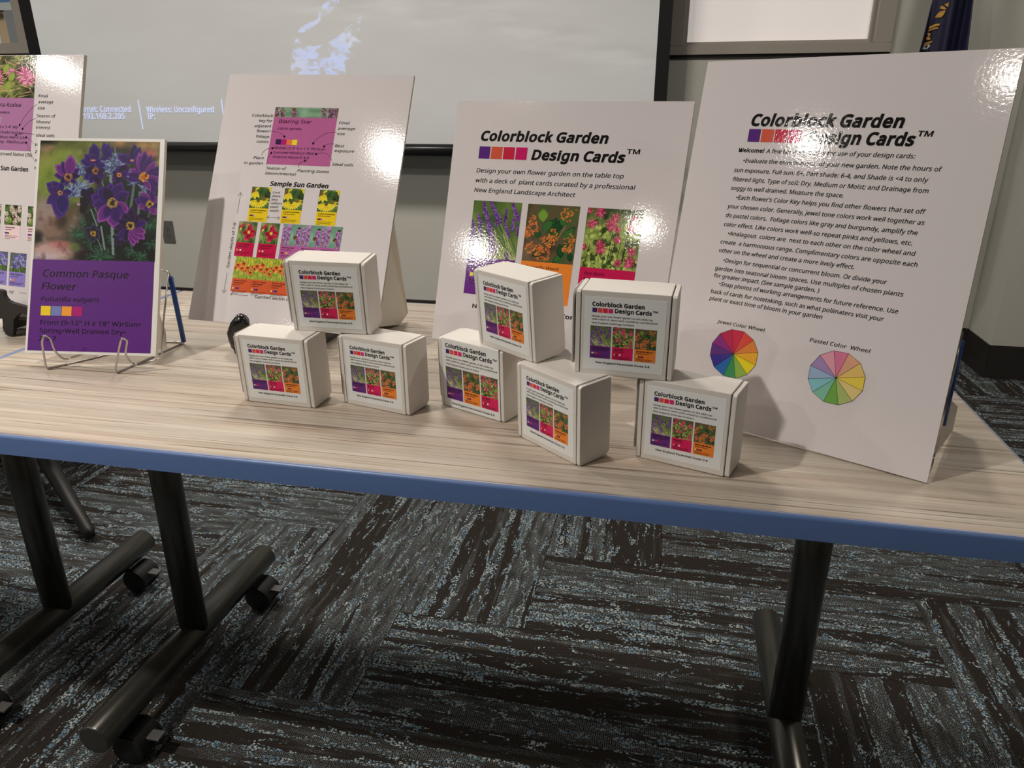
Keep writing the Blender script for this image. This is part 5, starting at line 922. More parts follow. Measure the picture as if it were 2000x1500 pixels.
# ---- board with the written rules (far right)
W4, H4 = .3481, .4588
r4, M4, w4 = board_root('display_board', (-.4456, .2618, -.4762, .2293, .0107), 0.0006, dict(TL=(.0012, .4609), TR=(.3454, .4582), BR=(.3518, -.003), BL=(-.0017, .0047)), W4, H4,
    'tallest white board, far right, full of written tips with two colour wheels', WHITE)
s = Sheet(w4)
s.text("Colorblock Garden", .0724, .3800, .2483, .0224, .19, .042); s.text("Design Cards", .1464, .3608, .2628, .0222, .19, .042); s.text("TM", .2646, .3709, .2800, .0096, .19, .026)
s.obj('heading', INK, r4)
s = Sheet(w4)
s.text("Welcome!", .0627, .3474, .0962, .0079, .19, .03)
for t, x0, x1, y in [("A few basic examples for use of your design cards:", .0995, .2672, .3472), ("•Evaluate the environment  of your new garden. Note the hours of", .0719, .2957, .3346),
    ("sun exposure. Full sun: 6+, Part shade: 6-4, and Shade is <4 to only", .0623, .2849, .3226), ("filtered light. Type of soil: Dry, Medium or Moist; and Drainage from", .0625, .2877, .3112),
    ("soggy to well drained. Measure the space.", .0624, .2007, .3002), ("•Each flower’s Color Key helps you find other flowers that set off", .0714, .2889, .2889),
    ("your chosen color. Generally, jewel tone colors work well together as", .0624, .2905, .2772), ("do pastel colors.  Foliage colors like gray and burgundy, amplify the", .0622, .2859, .2658),
    ("color effect. Like colors work well-so repeat pinks and yellows, etc.", .0620, .2829, .2543), ("•Analagous  colors are  next to each other on the color wheel and", .0695, .2878, .2433),
    ("create  a harmonious range. Complimentary colors are opposite each", .0617, .2926, .2318), ("other on the wheel and create a more lively effect.", .0618, .2285, .2208),
    ("•Design for sequential or concurrent bloom. Or divide your", .0698, .2655, .2087), ("garden into seasonal bloom spaces. Use multiples of chosen plants", .0612, .2848, .1976),
    ("for greater impact. (See sample garden. )", .0610, .1946, .1882), ("•Snap photos of working arrangements for future reference. Use", .0702, .2835, .1782),
    ("back of cards for notetaking, such as what pollinaters visit your", .0611, .2703, .1673), ("plant or exact time of bloom in your garden", .0612, .2043, .1580)]:
    s.text(t, x0, y, x1, EM, .17, .007)
s.obj('lettering', INK, r4)
s = Sheet(w4); s.text("Jewel Color Wheel", .0773, .1303, .1394, .0074, .2, .004); s.obj('wheel_caption', INK, r4); s = Sheet(w4); s.text("Pastel Color  Wheel", .1957, .1291, .2633, .0078, .2, .004)
s.obj('wheel_caption', INK, r4)
def swatches(s, x0, x1, y0, y1, cols, gap=.10, white=(212, 203, 200)):
    n = len(cols); w_ = (x1-x0)/(n-gap)
    for i, c in enumerate(cols): s.rect(x0+i*w_, y0, x0+i*w_+w_*(1-gap), y1, alb(c, white))
s = Sheet(w4); swatches(s, .0727, .1381, .3602, .3755, [SW['p'], SW['o'], SW['r'], SW['m']]); s.obj('colour_swatches', PHOTO, r4)
JW = [(200, 40, 70), (214, 72, 62), (219, 126, 60), (232, 164, 48), (243, 204, 35), (140, 170, 70), (58, 138, 84), (48, 102, 168), (62, 50, 138), (94, 42, 122), (140, 40, 122), (186, 34, 74)]
PS = [(212, 115, 145), (216, 155, 125), (222, 182, 106), (228, 194, 78), (220, 190, 125), (166, 176, 108), (112, 160, 72), (125, 180, 155), (130, 182, 190), (150, 168, 195), (160, 130, 175), (220, 150, 165)]
for cols, cx, cy, R_ in ((JW, .1066, .0950, .0316), (PS, .2336, .0929, .0321)):
    s = Sheet(w4, .0003); P = [(cx+R_*math.cos(math.radians(105-30*k)), cy+R_*math.sin(math.radians(105-30*k))) for k in range(12)]
    for k in range(12): s.put([(cx, cy), P[k], P[(k+1) % 12]], [(0, 1, 2)], alb(cols[k]))
    o = s.obj('colour_wheel', PHOTO, r4); s = Sheet(w4, .0005)
    for k in range(12): s.line([(cx, cy), P[k], P[(k+1) % 12]], .00035, (.03, .03, .03))
    s.obj('wheel_outline', PHOTO, o)
# cardboard easel back + leg
n4 = Vector((.458, .889, 0))
q4 = lambda u, d, v: tuple(Vector(M4 @ Vector((u, d, v)))-Vector((0, 0, T)))
in_frame(M4, r4, wedge([q4(.346, .007, .012), (-.055, .263, .0009), (-.0575, .258, .036), q4(.3455, .007, .100)], (-.889, .458, 0), .0016), 'easel_back', CHIP)

# ---- middle board with three large cards
W3, H3 = .3849, .3912
r3, M3, w3 = board_root('display_board', (-.8166, .4218, -.1979, .3513, -.0012), 0.03, dict(TL=(-.0047, .3988), TR=(.3861, .3972), BL=(.0047, .0018), BR=(.384, -.0014)), W3, H3,
    'white board with lavender, orange and pink flower cards behind the right box stacks', WHITE)
s = Sheet(w3)
s.text("Colorblock Garden", .0481, .3281, .2621, .0250, .19, .042); s.text("Design Cards", .1414, .3000, .2922, .0250, .19, .042); s.text("TM", .2946, .3130, .3147, .0120, .05, .026)
s.obj('heading', INK, r3)
s = Sheet(w3)
for t, x0, x1, y in [("Design your own flower garden on the table top", .0479, .2947, .2762), ("with a deck of  plant cards curated by a professional", .0477, .3142, .2602), ("New England Landscape Architect", .0481, .2218, .2446)]: s.text(t, x0, y, x1, .0116, .17, .006)
s.obj('lettering', INK, r3); s = Sheet(w3)
s.text("New England Perennials Zones 3-8", .0690, .0580, 0.2852, .0108, 0, .028)
s.obj('lettering', INK, r3)
s = Sheet(w3); swatches(s, .0488, .1333, .2987, .3182, [SW['p'], SW['o'], SW['r'], SW['m']]); s.obj('colour_swatches', PHOTO, r3)
LAV, BUT, BEE = pic_lavender(132, 138), pic_butterfly(132, 138), pic_beebalm(138, 138)
def flower_card(root, mats, img, x0, x1, ytop, ymid, ybot, colour, name, latin, sw, desc, warp=None, em=.0080, d=.0003, white=(212, 203, 200), ink=(.02, .015, .02), bold=.0, flat=False):
    pw = x1-x0
    pc = picture('flower_photo', img, x0, ymid, x1, ytop, d, mats[0], root, warp, white)
    hold = root if flat else pc
    s = Sheet(warp, d); s.rect(x0, ybot, x1, ymid, alb(colour, white)); s.obj('colour_panel', mats[0], hold)
    s = Sheet(warp, d+.0003); hgt = ymid-ybot; y = ymid-hgt*.05
    for ln in name: y -= em*.98; s.text(ln, x0+pw*.09, y, x0+pw*.09+min(pw*.84, len(ln)*em*.50), em, .2, bold, col=ink)
    y -= em*.85; s.text(latin, x0+pw*.09, y, x0+pw*.09+min(pw*.8, len(latin)*em*.31), em*.62, .2, bold, col=ink)
    sq = em*.72; yy = y-em*.95-sq
    for i, c in enumerate(sw): s.rect(x0+pw*.09+i*sq*1.1, yy, x0+pw*.09+i*sq*1.1+sq, yy+sq, alb(c, white))
    y = yy-em*.3
    for ln in desc: y -= em*.62; s.text(ln, x0+pw*.09, y, x0+pw*.09+min(pw*.86, len(ln)*em*.27), em*.58, 0, bold, col=ink)
    s.obj('card_text', mats[1], hold)
    return pc
PC = (104, 44, 128); BC = (196, 28, 80); OC = (232, 128, 50)
PM = (PHOTO, PHOTO)
flower_card(r3, PM, LAV, .0500, .1357, .2310, .1397, .0798, PC, ["English Lavender"], "Lavandula angustifolia", [(250, 214, 60), (120, 130, 190), (226, 60, 110), (200, 36, 60)], ["Front (1.5-2' H x 1.5' W)•Sun•", "Summer•Well Drained Dry•Z 5-8"], w3)
flower_card(r3, PM, BUT, .1464, .2334, .2306, .1411, .0779, OC, ["Butterfly Weed"], "Asclepias tuberosa", [(250, 214, 60), (84, 40, 110), (196, 28, 90), (110, 30, 50)], ["Middle (2' H x 1.5' W)•Sun•", "Summer•Medium Dry•Z 3-9"], w3)
flower_card(r3, PM, BEE, .2458, .3340, .2301, .1396, .0770, BC, ["Bee-Balm"], "Monarda didyma", [(250, 150, 110), (30, 20, 30), (196, 28, 80), (240, 226, 226)], ["Middle (2-3' H x 2' W)•Sun•", "Summer•Medium Moist•Z 4-9"], w3)
q3 = lambda u, d, v: tuple(Vector(M3 @ Vector((u, d, v)))-Vector((0, 0, T)))
in_frame(M3, r3, wedge([q3(.30, .006, .01), (-.490, .52, .0009), (-.494, .512, .03), q3(.30, .022, .21), q3(.30, .006, .215)], (-.97, -.22, 0), .0016), 'easel_back', CHIP)

# ---- board explaining the cards (left of middle)
W2, H2 = .3608, .4552
r2, M2, w2 = board_root('display_board', (-1.2560, .4028, -.0480, .466, -.0163), 0.045, dict(TL=(.0002, .4555), TR=(.3606, .4549), BL=(-.0002, .0002), BR=(.3611, -.0002)), W2, H2,
    'white board diagramming a sample sun garden, behind the left box stack', WHITE, clip=.004)
s = Sheet(w2)
s.text("Blazing Star", .1163, .3649, .1807, .0108, .2, .004); s.text("Liatris spicata", .1164, .3526, .1625, .0076, .2, .004)
for t, x0, x1, y in [("Middle (2-3' H x 1.5' W)•Sun•", .1159, .2160, .3166), ("Summer•Medium-Well", .1158, .1950, .3082), ("Drained Moist•Z 4-9", .1160, .1864, .3001)]: s.text(t, x0, y, x1, .0080, 0, .002)
for t, x0, x1, y in [("Colorblock", .0602, .1026, .3754), ("key for", .0762, .1024, .3658), ("adjacent", .0684, .1022, .3560), ("flower/", .0742, .1015, .3467), ("foliage", .0752, .1017, .3367), ("colors", .0783, .1019, .3270),
    ("Place", .0775, .0980, .2970), ("in garden", .0601, .0976, .2871), ("Season of", .1064, .1451, .2790), ("bloom/interest", .1060, .1662, .2695), ("Planting Zones", .1680, .2287, .2763), ("Ideal soils", .2332, .2727, .2902),
    ("Best", .2331, .2501, .3237), ("exposure", .2334, .2704, .3146), ("Final", .2337, .2527, .3651), ("average", .2331, .2657, .3550), ("size", .2332, .2479, .3452)]: s.text(t, x0, y, x1, .0084, .19, .004)
s.obj('callout_text', INK, r2); s = Sheet(w2)
s.text("Sample Sun Garden", .1188, .2497, .2317, .0130, .19, .036); s.obj('garden_title', INK, r2); s = Sheet(w2)
for t, x0, x1, y in [("Card", .1268, .1406, .2356), ("place", .1266, .1427, .2291), ("also", .1266, .1387, .2225), ("reflects", .1266, .1482, .2159), ("plant", .1267, .1423, .2096), ("width", .1267, .1442, .2026)]: s.text(t, x0, y, x1, .0070, .15)
s.obj('card_note', INK, r2); s = Sheet(w2)
s.text("Garden width of 8-10'", .1245, .0474, .2170, .0090, .1); s.obj('axis_text', INK, r2); s = Sheet(w2); s.text("Garden depth of 7-8'", .0645, .0973, .1474, .0092, 0, rot=math.pi/2)
s.obj('axis_text', INK, r2); lw = .0005
for a, c_, e_ in [((.1321, .3398), (.1199, .347), (.103, .3485)), ((.1903, .3289), (.2081, .3457), (.2319, .3503)), ((.2124, .3242), (.2207, .3286), (.2317, .3289)), ((.1123, .3179), (.0988, .3144), (.0924, .3043)), ((.1113, .3089), (.1066, .2993), (.1056, .2863)), ((.1802, .2971), (.1711, .2921), (.1695, .2839)), ((.1992, .3098), (.2187, .3111), (.232, .2977))]:
    s = Sheet(w2); s.curve(a, c_, e_, lw); s.dot(a[0], a[1], .0021); s.obj('pointer_line', INK, r2)
for p_, q_, h__ in [((.0634, .1966), (.0634, .2343), .006), ((.0627, .0880), (.0627, .0516), .006), ((.1110, .0504), (.0762, .0504), .005), ((.222, .0504), (.262, .0504), .005)]:
    s = Sheet(w2); s.arrow(p_, q_, lw, h__); s.obj('arrow', INK, r2)
s = Sheet(w2); s.arrow((.136, .192), (.1483, .192), lw, .0045); s.arrow((.136, .192), (.1235, .192), lw, .0045); s.obj('arrow', INK, r2)
pc = picture('flower_photo', pic_liatris_strip(150, 26), .1050, .3754, .2290, .3941, .0002, PHOTO, r2, w2)
s = Sheet(w2, .0002); s.rect(.1050, .2884, .2288, .3754, alb((178, 92, 140))); s.obj('colour_panel', PHOTO, pc)
s = Sheet(w2, .0004); swatches(s, .1166, .1591, .3249, .3346, [(56, 34, 72), (176, 32, 112), (226, 116, 70), (248, 204, 50)], .03); s.obj('colour_swatches', PHOTO, r2)
CON, DAY, LIA, SNZ = pic_coneflower(44, 44), pic_daylily(44, 44), pic_liatris(44, 44), pic_sneezeweed(44, 46)
e2 = .0040
for x in (.0850, .1502, .2176): flower_card(r2, PM, CON, x, x+.038, .2462, .2075, .1834, (240, 192, 34), ["Cutleaf Coneflower"], "Rudbeckia laciniata", [(84, 40, 80), (84, 40, 80), (176, 100, 140), (240, 190, 160)], ["Back (4-6' H x 2-4' W)•Sun-", "Part Shade•Summer•Medium", "Z 4-9"], w2, e2, bold=.01)
for x in (.0704, .1148): flower_card(r2, PM, DAY, x, x+.0368, .1821, .1445, .1193, (188, 28, 68), ["Tutti Frutti"], "Hemerocallis Red", [(250, 160, 100), (188, 28, 68), (250, 240, 240)], ["Middle (2-3' H x 2' W)•Sun•", "Summer•Medium•Z 3-9"], w2, e2, bold=.01)
for k in range(3): flower_card(r2, PM, LIA, .1583+.0379*k, .1583+.0379*k+.0374, .1823, .1442, .1193, (178, 92, 150), ["Blazing Star"], "Liatris spicata", [(56, 34, 72), (176, 32, 112), (226, 116, 70), (250, 200, 110)], ["Middle (2-3' H x 1.5' W)•Sun•", "Summer•Medium•Z 4-9"], w2, e2, bold=.01)
for k in range(5): flower_card(r2, PM, SNZ, .0750+.0377*k, .0750+.0377*k+.0374, .1190, .0797, .0558, (206, 88, 52), ["Short n Sassy", "Sneezeweed"], "Helenium SS", [(250, 204, 90), (150, 60, 120), (84, 40, 140), (70, 30, 110)], ["Middle (1-2' H x 2' W)•Sun•", "Late Summer-Fall•Medium", "Moist•Z 4-8"], w2, e2, bold=.01)
in_frame(M2, r2, wedge([(-.940, .398, .045), (-.9665, .570, .0009), (-.931, .592, .0009), (-.926, .623, .016), (-.905, .520, .215), (-.900, .500, .218)], (-1, .05, 0), .0016), 'easel_back', CHIP)

# ---- board behind the purple sign (far left)
W1_, H1 = .3608, .4629
r1, M1, w1 = board_root('display_board', (-1.8737, .4574, -.1176, .3094, -.0176), 0.05, dict(TL=(0, H1), TR=(W1_, H1), BL=(0, 0), BR=(W1_, 0)), W1_, H1, 'white board with a large azalea card, cut off at the left edge', WHITE, thick=.0065)
s = Sheet(w1)
s.text("Rhodora Azalea", .1250, .3675, .2152, .0128, .2, .004); s.text("Rhododendron canadense", .1210, .3550, .1881, .0080, .2, .004)
for t, x1, y in [("Middle (3-4' H x 3-4' W)•", .2131, .3275), ("Sun-Part Shade•Spring•", .2246, .3176), ("Medium Moist-Wet•Z 2-6•", .2325, .3085), ("White variety -'Albiflorum'", .2348, .2999)]: s.text(t, x1-len(t)*.0043, y, x1, .0090, 0, .002)
s.obj('lettering', INK, r1); s = Sheet(w1)
s.text("Improved Native (IN)", .1560, .2768, .2506, .0110, 0, 0); s.text("Sample Sun Garden", .1270, .2491, .2441, .0136, 0, .026); s.obj('garden_title', INK, r1); s = Sheet(w1)
for t, x0, x1, y in [("Final", .2586, .2803, .3858), ("average", .2586, .2947, .3751), ("size", .2580, .2753, .3640), ("Season of", .2570, .3022, .3497), ("bloom/", .2574, .2916, .3387), ("interest", .2570, .2916, .3285), ("Ideal soils", .2582, .3032, .3140), ("Planting", .2576, .2950, .2961), ("Zones", .2586, .2850, .2837), ("Approved", .2584, .3000, .2678), ("Native", .2596, .2880, .2537)]: s.text(t, x0, y, x1, .0092, .05, .003)
s.obj('callout_text', INK, r1); s = Sheet(w1)
s.text("Garden width of 8-10'", .1240, .0180, .2278, .0100, 0); s.line([(.2420, .0219), (.2592, .0219)], .0005); s.obj('axis_text', INK, r1)
for a, e_ in [((.2158, .3343), (.2556, .3734)), ((.2238, .3274), (.2547, .347)), ((.2084, .3154), (.2557, .3172)), ((.2338, .3118), (.2557, .2996)), ((.2353, .302), (.2565, .2713))]:
    s = Sheet(w1); s.curve(a, ((a[0]+e_[0])/2-.002, (a[1]+e_[1])/2+.003), e_, .0005); s.dot(a[0], a[1], .0022); s.obj('pointer_line', INK, r1)
pc = picture('flower_photo', pic_azalea(190, 116), .0600, .3843, .2470, .4622, .0002, PHOTO, r1, w1)
s = Sheet(w1, .0002); s.rect(.0600, .2866, .2475, .3843, alb((170, 112, 152))); s.rect(.1560, .3368, .1680, .3486, alb((240, 220, 232))); s.obj('colour_panel', PHOTO, pc)
MEA, IRI = pic_meadowsweet(40, 44), pic_iris(40, 44)
for x in (.1400, .1920, .2500): flower_card(r1, PM, MEA, x, x+.0420, .1850, .1471, .1207, (238, 196, 200), ["Meadowsweet"], "Spiraea alba", [(84, 40, 80), (60, 60, 150), (90, 40, 100), (250, 220, 90)], ["Middle (2-4' H x 2-4' W)•Sun•", "Part Shade•Summer•Medium", "Moist•Z 3-7"], w1, .0044, bold=.01)
for x in (.1200, .1650, .2125): flower_card(r1, PM, IRI, x, x+.0415, .0960, .0597, .0329, (140, 122, 190), ["Blue Flag Iris"], "Iris versicolor", [(250, 220, 230), (140, 122, 190), (240, 140, 80), (220, 110, 80)], ["Middle (2-3' H x 2-3' W)•Sun-", "Part Shade•Spring•Medium", "Wet•Z 3-9"], w1, .0044, bold=.01)

# ---- purple flower sign
WP, HP = .2193, .3628
rp, Mp, wp = board_root('flower_sign', (-1.4492, .2431, .165, .41, -.0096), 0.02, dict(TL=(.0008, .3583), TR=(.2153, .3578), BL=(-.0009, .0005), BR=(.2175, -.0005)), WP, HP, 'purple pasque flower sign with white border held by a wire easel', PWHITE, thick=.0075)
rp['category'] = 'sign'
WP_ = (232, 224, 216)
pq = pic_pasque(300, 290); pq = 255*np.clip(pq/255, 0, 1)**1.22; picture('flower_photo', pq, .0048, .1566, .2112, .3580, .0003, PPHOTO, rp, wp, WP_)
s = Sheet(wp, .0003); s.rect(.0040, .0044, .2105, .1566, alb((98, 42, 124), WP_)); s.obj('colour_panel', PPHOTO, rp)
s = Sheet(wp, .0005); swatches(s, .0230, .0927, .0630, .0788, [(246, 206, 40), (122, 130, 182), (250, 160, 50), (180, 30, 112)], .06, WP_); s.obj('colour_swatches', PPHOTO, rp)
s = Sheet(wp, .0005)
s.text("Common Pasque", .0220, .1280, .1672, .0200, .17, .008); s.text("Flower", .0218, .1065, .0799, .0200, .17, .008); s.text("Pulsatilla vulgaris", .0219, .0872, .1202, .0130, .17, .004)
s.text('Front (9-12" H x 18" W)•Sun•', .0232, .0480, .1918, .0126, 0, .009); s.text("Spring•Well Drained Dry•", .0229, .0345, .1674, .0126, 0, .009); s.text("Z 5-7", .0227, .0210, .0513, .0126, 0, .009)
s.obj('lettering', PINK_, rp)
in_frame(Mp, rp, wedge([(-1.2535, .279, .018), (-1.287, .375, .0009), (-1.281, .371, .03), (-1.263, .33, .118), (-1.2600, .322, .122)], (-.95, -.16, 0), .0016), 'easel_back', CHIP)

# ------------------------------------------------------------------ easels
def wire(mb, pts, r=.0016, n=8):
    P = [Vector(p)+Vector((0, 0, T)) for p in pts]; Q = [P[0]]
    for a, b_, c_ in zip(P[:-2], P[1:-1], P[2:]):      # round the bends
        d1, d2 = (a-b_), (c_-b_); k = min(.008, d1.length*.4, d2.length*.4); p1 = b_+d1.normalized()*k; p2 = b_+d2.normalized()*k
        for t in (0, .33, .67, 1): Q.append((1-t)**2*p1+2*t*(1-t)*b_+t*t*p2)
    Q.append(P[-1]); mb.tube(Q, r, n)
def root_at(name, x, y, z, label, cat, group=None):
    e = empty(name, (x, y, z)); tag(e, label, cat, group); return e, Matrix.Translation((x, y, z))
we, Mw = root_at('wire_easel', -1.335, .32, T, 'chrome wire easel with blue sleeved strut holding the purple sign', 'easel')
zf = .0017
def easel_wires(b):
    for fx, fy, bx, by in ((-1.398, .226, -1.420, .395), (-1.275, .232, -1.269, .396)):
        pass
    wire(b, [(-1.362, .300, .014), (-1.377, .243, .013), (-1.381, .233, .030), (-1.3765, .226, .056), (-1.3800, .2175, .0625), (-1.3845, .2165, .050), (-1.3965, .2245, .008), (-1.398, .228, zf), (-1.345, .330, zf), (-1.3030, .397, zf), (-1.269, .397, zf)])
    wire(b, [(-1.215, .262, .020), (-1.243, .243, .013), (-1.252, .240, .020), (-1.2545, .236, .034), (-1.2430, .233, .058), (-1.2470, .2265, .0635), (-1.2535, .2265, .050), (-1.273, .2300, .008), (-1.275, .2345, zf), (-1.269, .397, zf), (-1.2635, .392, .010)])
in_frame(Mw, we, easel_wires, 'base_wire', WIRE)
def easel_back_w(b):
    wire(b, [(-1.2635, .392, .010), (-1.2470, .362, .138), (-1.2630, .361, .1405), (-1.335, .350, .142), (-1.405, .335, .140), (-1.395, .300, .014)])
    wire(b, [(-1.2490, .362, .1355), (-1.2500, .330, .060), (-1.240, .300, .014)])
in_frame(Mw, we, easel_back_w, 'back_wire', WIRE)
def sleeve(b): b.tube([Vector((-1.2643, .3917, .006+T)), Vector((-1.2478, .3634, .130+T))], .0042, 14)
in_frame(Mw, we, sleeve, 'strut_sleeve', BLUEPL)
# second wire easel, behind the tall board
we2, Mw2 = root_at('wire_easel', -.12, .24, T, 'wire easel with blue strut tucked behind the tallest board', 'easel')
def fr4(u, d, v): return Vector(M4 @ Vector((u, d, v)))-Vector((0, 0, T))
def e2w(b):
    for du in (.0, .0045): wire(b, [fr4(.3510, .0075+du, .030), fr4(.3500, .0075+du, .120), fr4(.3492, .0080+du, .168)])
    wire(b, [fr4(.3492, .008, .168), fr4(W4-.10, .008, .172), fr4(W4-.20, .008, .172), fr4(W4-.23, .008, .10), fr4(W4-.23, .010, .012)])
    wire(b, [fr4(.3510, .0075, .030), fr4(.3512, .0085, .012), fr4(.3490, .0125, .006)])
    wire(b, [fr4(W4-.10, .009, .172), (-.165, .215, .02), (-.172, .222, zf), (-.29, .29, zf), (-.325, .232, zf)])
in_frame(Mw2, we2, e2w, 'back_wire', WIRE)
def sl2(b): b.tube([fr4(.3500, .0145, .158)+Vector((0, 0, T)), fr4(.3513, .0180, .062)+Vector((0, 0, T))], .0034, 12)
in_frame(Mw2, we2, sl2, 'strut_sleeve', BLUEPL)
# black folding plate stands
def smooth_poly(P, it=2):
    P = [np.array(p, float) for p in P]
    for _ in range(it):
        Q = []
        for a, b_ in zip(P, P[1:]+P[:1]): Q += [a*.75+b_*.25, a*.25+b_*.75]
        P = Q
    return [tuple(p) for p in P]
ps, Mps = root_at('plate_stand', -1.60, .40, T, 'matte black plastic stand with a ledge holding the azalea board', 'stand')
sil = [(-1.660, .088), (-1.606, .089), (-1.598, .086), (-1.5985, .075), (-1.590, .067), (-1.557, .0625), (-1.500, .0565), (-1.4980, .042), (-1.545, .042), (-1.560, .048), (-1.570, .048), (-1.585, .038), (-1.591, .030), (-1.597, .010), (-1.602, .0015), (-1.617, .0015), (-1.621, .010), (-1.620, .021), (-1.6165, .037), (-1.625, .047), (-1.660, .047)]
def st1(b):
    b.prism(smooth_poly(sil, 1), lambda u, v, t: (u, t+(u+1.6)*-.12, v+T), .368, .376)
    b.box(-1.66, .372, T+.033, -1.50, .440, T+.0395)
in_frame(Mps, ps, st1, 'front_plate', BLACKPL2, bevel=.0015)
def st1b(b):
    for x in (-1.64, -1.525): b.prism([(.39, .0015), (.60, .0015), (.605, .010), (.53, .20), (.515, .20), (.44, .045), (.39, .012)], lambda u, v, t: (x+t, u, v+T), -.004, .004)
in_frame(Mps, ps, st1b, 'side_leg', BLACKPL2, bevel=.0015)
def plate_stand(label, kx, ky, kz, bx, x2, y0, y1, hgt):
    e, Mx = root_at('plate_stand', kx, ky+.08, T, label, 'stand')
    for sx in (kx, x2):
        def knob(b):
            pts = [(sx-.020, ky+.004, .0225), (sx-.0165, ky-.001, .036), (sx-.0085, ky-.003, .050), (sx+.002, ky-.002, .0590), (sx+.006, ky, .0620)]
            b.tube([Vector(p)+Vector((0, 0, T)) for p in [(sx-.020, ky+.006, .010)]+pts+[(sx+.009, ky+.001, .0640)]], [.010, .0115, .0125, .0120, .0135, .0120, .006], 20)
        in_frame(Mx, e, knob, 'front_peg', BLACKPL)
        def legs(b): b.prism([(ky-.010, .0012), (ky+.20, .0012), (ky+.205, .010), (ky+.13, .16), (ky+.115, .16), (y0+.045, hgt-.006), (ky-.004, hgt-.006), (ky-.014, .012)], lambda u, v, t: (sx-.012+t, u, v+T), -.004, .004)
        in_frame(Mx, e, legs, 'side_leg', BLACKPL, bevel=.0015)
    return e
plate_stand('glossy black stand whose rounded peg shows left of the left box stack', -1.128, .368, .05, 0, -1.010, .395, .42, .040)
plate_stand('black stand hidden behind the right box stacks under the flower card board', -.675, .356, .04, 0, -.60, .398, .40, .024)

# ------------------------------------------------------------------ small boxes of cards
BW, BHt, BD = .11219, .10107, .05107
def label_print(parent, d, fx=lambda x: x, fz=lambda z: z, order=(0, 1, 2), k=1.0):
    white = (212, 210, 206)
    def wf(V): return np.stack([np.array([fx(x) for x in V[:, 0]]), np.array([fz(z) for z in V[:, 1]])], 1)
    s = Sheet(wf, d)
    s.text("Colorblock Garden", .0188, .0835, .0774, .0078, 0, .040); s.text("Design Cards", .0446, .0769, .0856, .0078, 0, .040); s.text("TM", .0863, .0802, .0920, .0036, 0, .03)
    for t, x0, x1, y in [("Design your own flower garden on the table top", .0187, .0869, .0706), ("with a deck of  plant cards curated by a professional", .0188, .0924, .0669), ("New England Landscape Architect", .0189, .0668, .0626)]: s.text(t, x0, y, x1, .0036, 0, .006)
    s.obj('lettering', LABELI, parent); s = Sheet(wf, d)
    s.text("New England Perennials Zones 3-8", .0246, .0143, .0866, .0040, 0, .024)
    s.obj('zone_text', LABELI, parent)
    s = Sheet(wf, d)
    swatches(s, .0191, .0425, .0760, .0812, [(66, 34, 104), (214, 74, 66), (212, 36, 60), (206, 36, 110)], .13, white); s.obj('colour_swatches', LABELP, parent)
    cards = [(LAVs, (96, 40, 116), "English Lavender", "Lavandula angustifolia", [(250, 224, 150), (120, 120, 180), (210, 50, 100), (196, 40, 70)], ["Front (1.5-2' H x 1.5' W)", "Summer•Z 5-8"]),
             (BEEs, (204, 26, 84), "Bee-Balm", "Monarda didyma", [(250, 150, 110), (30, 20, 30), (204, 26, 84), (250, 240, 240)], ["Middle (2-3' H x 2' W)•Sun", "Summer•Medium Moist•Z 4-9"]),
             (BUTs, (226, 126, 44), "Butterfly Weed", "Asclepias tuberosa", [(250, 204, 60), (84, 40, 110), (170, 40, 100), (90, 20, 40)], ["Middle (2' H x 1.5' W)•Sun", "Summer•Medium Dry•Z 3-9"])]
    for j, ci in enumerate(order):
        img, colr_, nm, lt, sw, ds = cards[ci]; x0 = .0175+.0256*j; x1 = x0+.0238
        flower_card(parent, (LABELP, LABELP), img, x0, x1, .0600, .0358, .0207, colr_, [nm], lt, sw, ds, wf, .0026, d, white, bold=.03, flat=True)
LAVs, BEEs, BUTs = pic_lavender(44, 44), pic_beebalm(44, 44), pic_butterfly(44, 44)
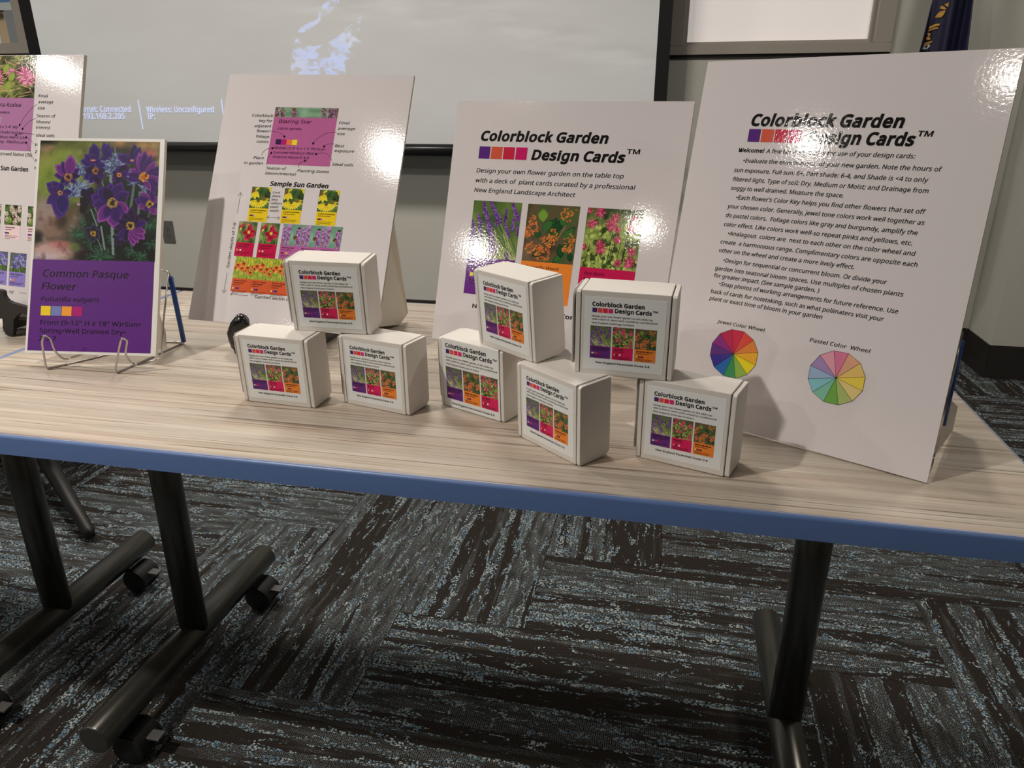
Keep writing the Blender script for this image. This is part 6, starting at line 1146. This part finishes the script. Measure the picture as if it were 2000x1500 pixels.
def box_body(root):
    hw, side = BW/2, .0052
    b = MB(); b.box(-hw+side+.0012, 0, 0, hw-side-.0012, BD, BHt); body = b.obj('body', CARD, root, bevel=.0009, seg=3)
    b = MB(); b.box(-hw+.003, .003, .002, hw-.003, BD-.002, BHt-.0022); b.obj('slit_shade_fill', SLITSHADE, root)  # dark block behind the slits; their shade is put into its colour
    for sx in (-1, 1):
        P = [(.0002, .0022), (.0012, .0002), (BD-.010, .0002), (BD-.0015, .0045), (BD-.0008, .010), (BD-.0008, BHt-.0008), (.0035, BHt-.0008), (.0006, BHt-.0030)]
        xs_ = (hw-side, hw) if sx > 0 else (-hw, -hw+side)
        b = MB(); b.prism(P, lambda u, v, t: (t, u, v), *xs_); b.obj('side_panel', CARD, root, bevel=.0007, seg=2)
    # dust flap that flares out at the left
    P = [(0, .011), (0, BHt-.006), (.004, BHt-.0015), (BD-.008, BHt-.0015), (BD-.004, BHt-.006), (BD-.004, .008), (.006, .008)]
    b = MB(); b.prism(P, lambda u, v, t: (-hw-.0008-t-.0032*(1-u/BD), u+.0035, v), 0, .0006); b.obj('dust_flap', CARD, root)
    return body
def card_box(label, x, y, yaw, lx, ly, level, group, first=None, special=False):
    M = Matrix.Translation((x, y, T+level*BHt+.0003+BW/2*abs(math.sin(ly))+level*.0006)) @ Matrix.Rotation(yaw, 4, 'Z') @ Matrix.Rotation(ly, 4, 'Y') @ Matrix.Rotation(-lx, 4, 'X')
    if first is None or special:
        r = empty('card_box'); box_body(r)
        h = BW/2
        if not special:
            b = MB(); b.box(.0101-h, -.0002, .0067, .1017-h, .0002, .0943); lb = b.obj('label', LABELW, r); label_print(lb, .0004, lambda x_: x_-h)
        else:
            b = MB(); b.box(.0062-h, -.0002, .0008, BW-.0062-h, .0002, .1002); lb = b.obj('label', LABELW, r); label_print(lb, .0004, lambda x_: (x_*1.215-.0092)-h, lambda z: z*1.205-.0118, (0, 2, 1))
    else: r = dup(first)
    r.matrix_world = M; tag(r, label, 'box', group); return r
GB = 'small white boxes of garden design cards'
A_ = card_box('leftmost white card box standing on the table', -.9577, .1678, -.0633, -.045, .004, 0, GB)
card_box('white card box on the table, right foot of the left stack', -.8173, .1801, -.2593, -.002, -.004, 0, GB, A_)
card_box('white card box bridging two others, top of the left stack', -.8818, .1982, .0404, -.095, .010, 1, GB, A_)
card_box('white card box whose large label puts orange flowers in the middle', -.6821, .1929, -.4432, -.030, -.004, 0, GB, A_, True)
card_box('white card box on the table turned away, between the other two of the right group', -.5613, .0982, -.6817, -.035, .003, 0, GB, A_)
card_box('rightmost white card box on the table, touching the tallest board', -.4018, .0861, -.3259, -.003, -.008, 0, GB, A_)
card_box('white card box turned left on top of the middle stack', -.6261, .1605, -.6686, -.075, -.006, 1, GB, A_)
card_box('white card box facing forward on top of the rightmost stack', -.4762, .1012, -.0844, -.055, .003, 1, GB, A_)
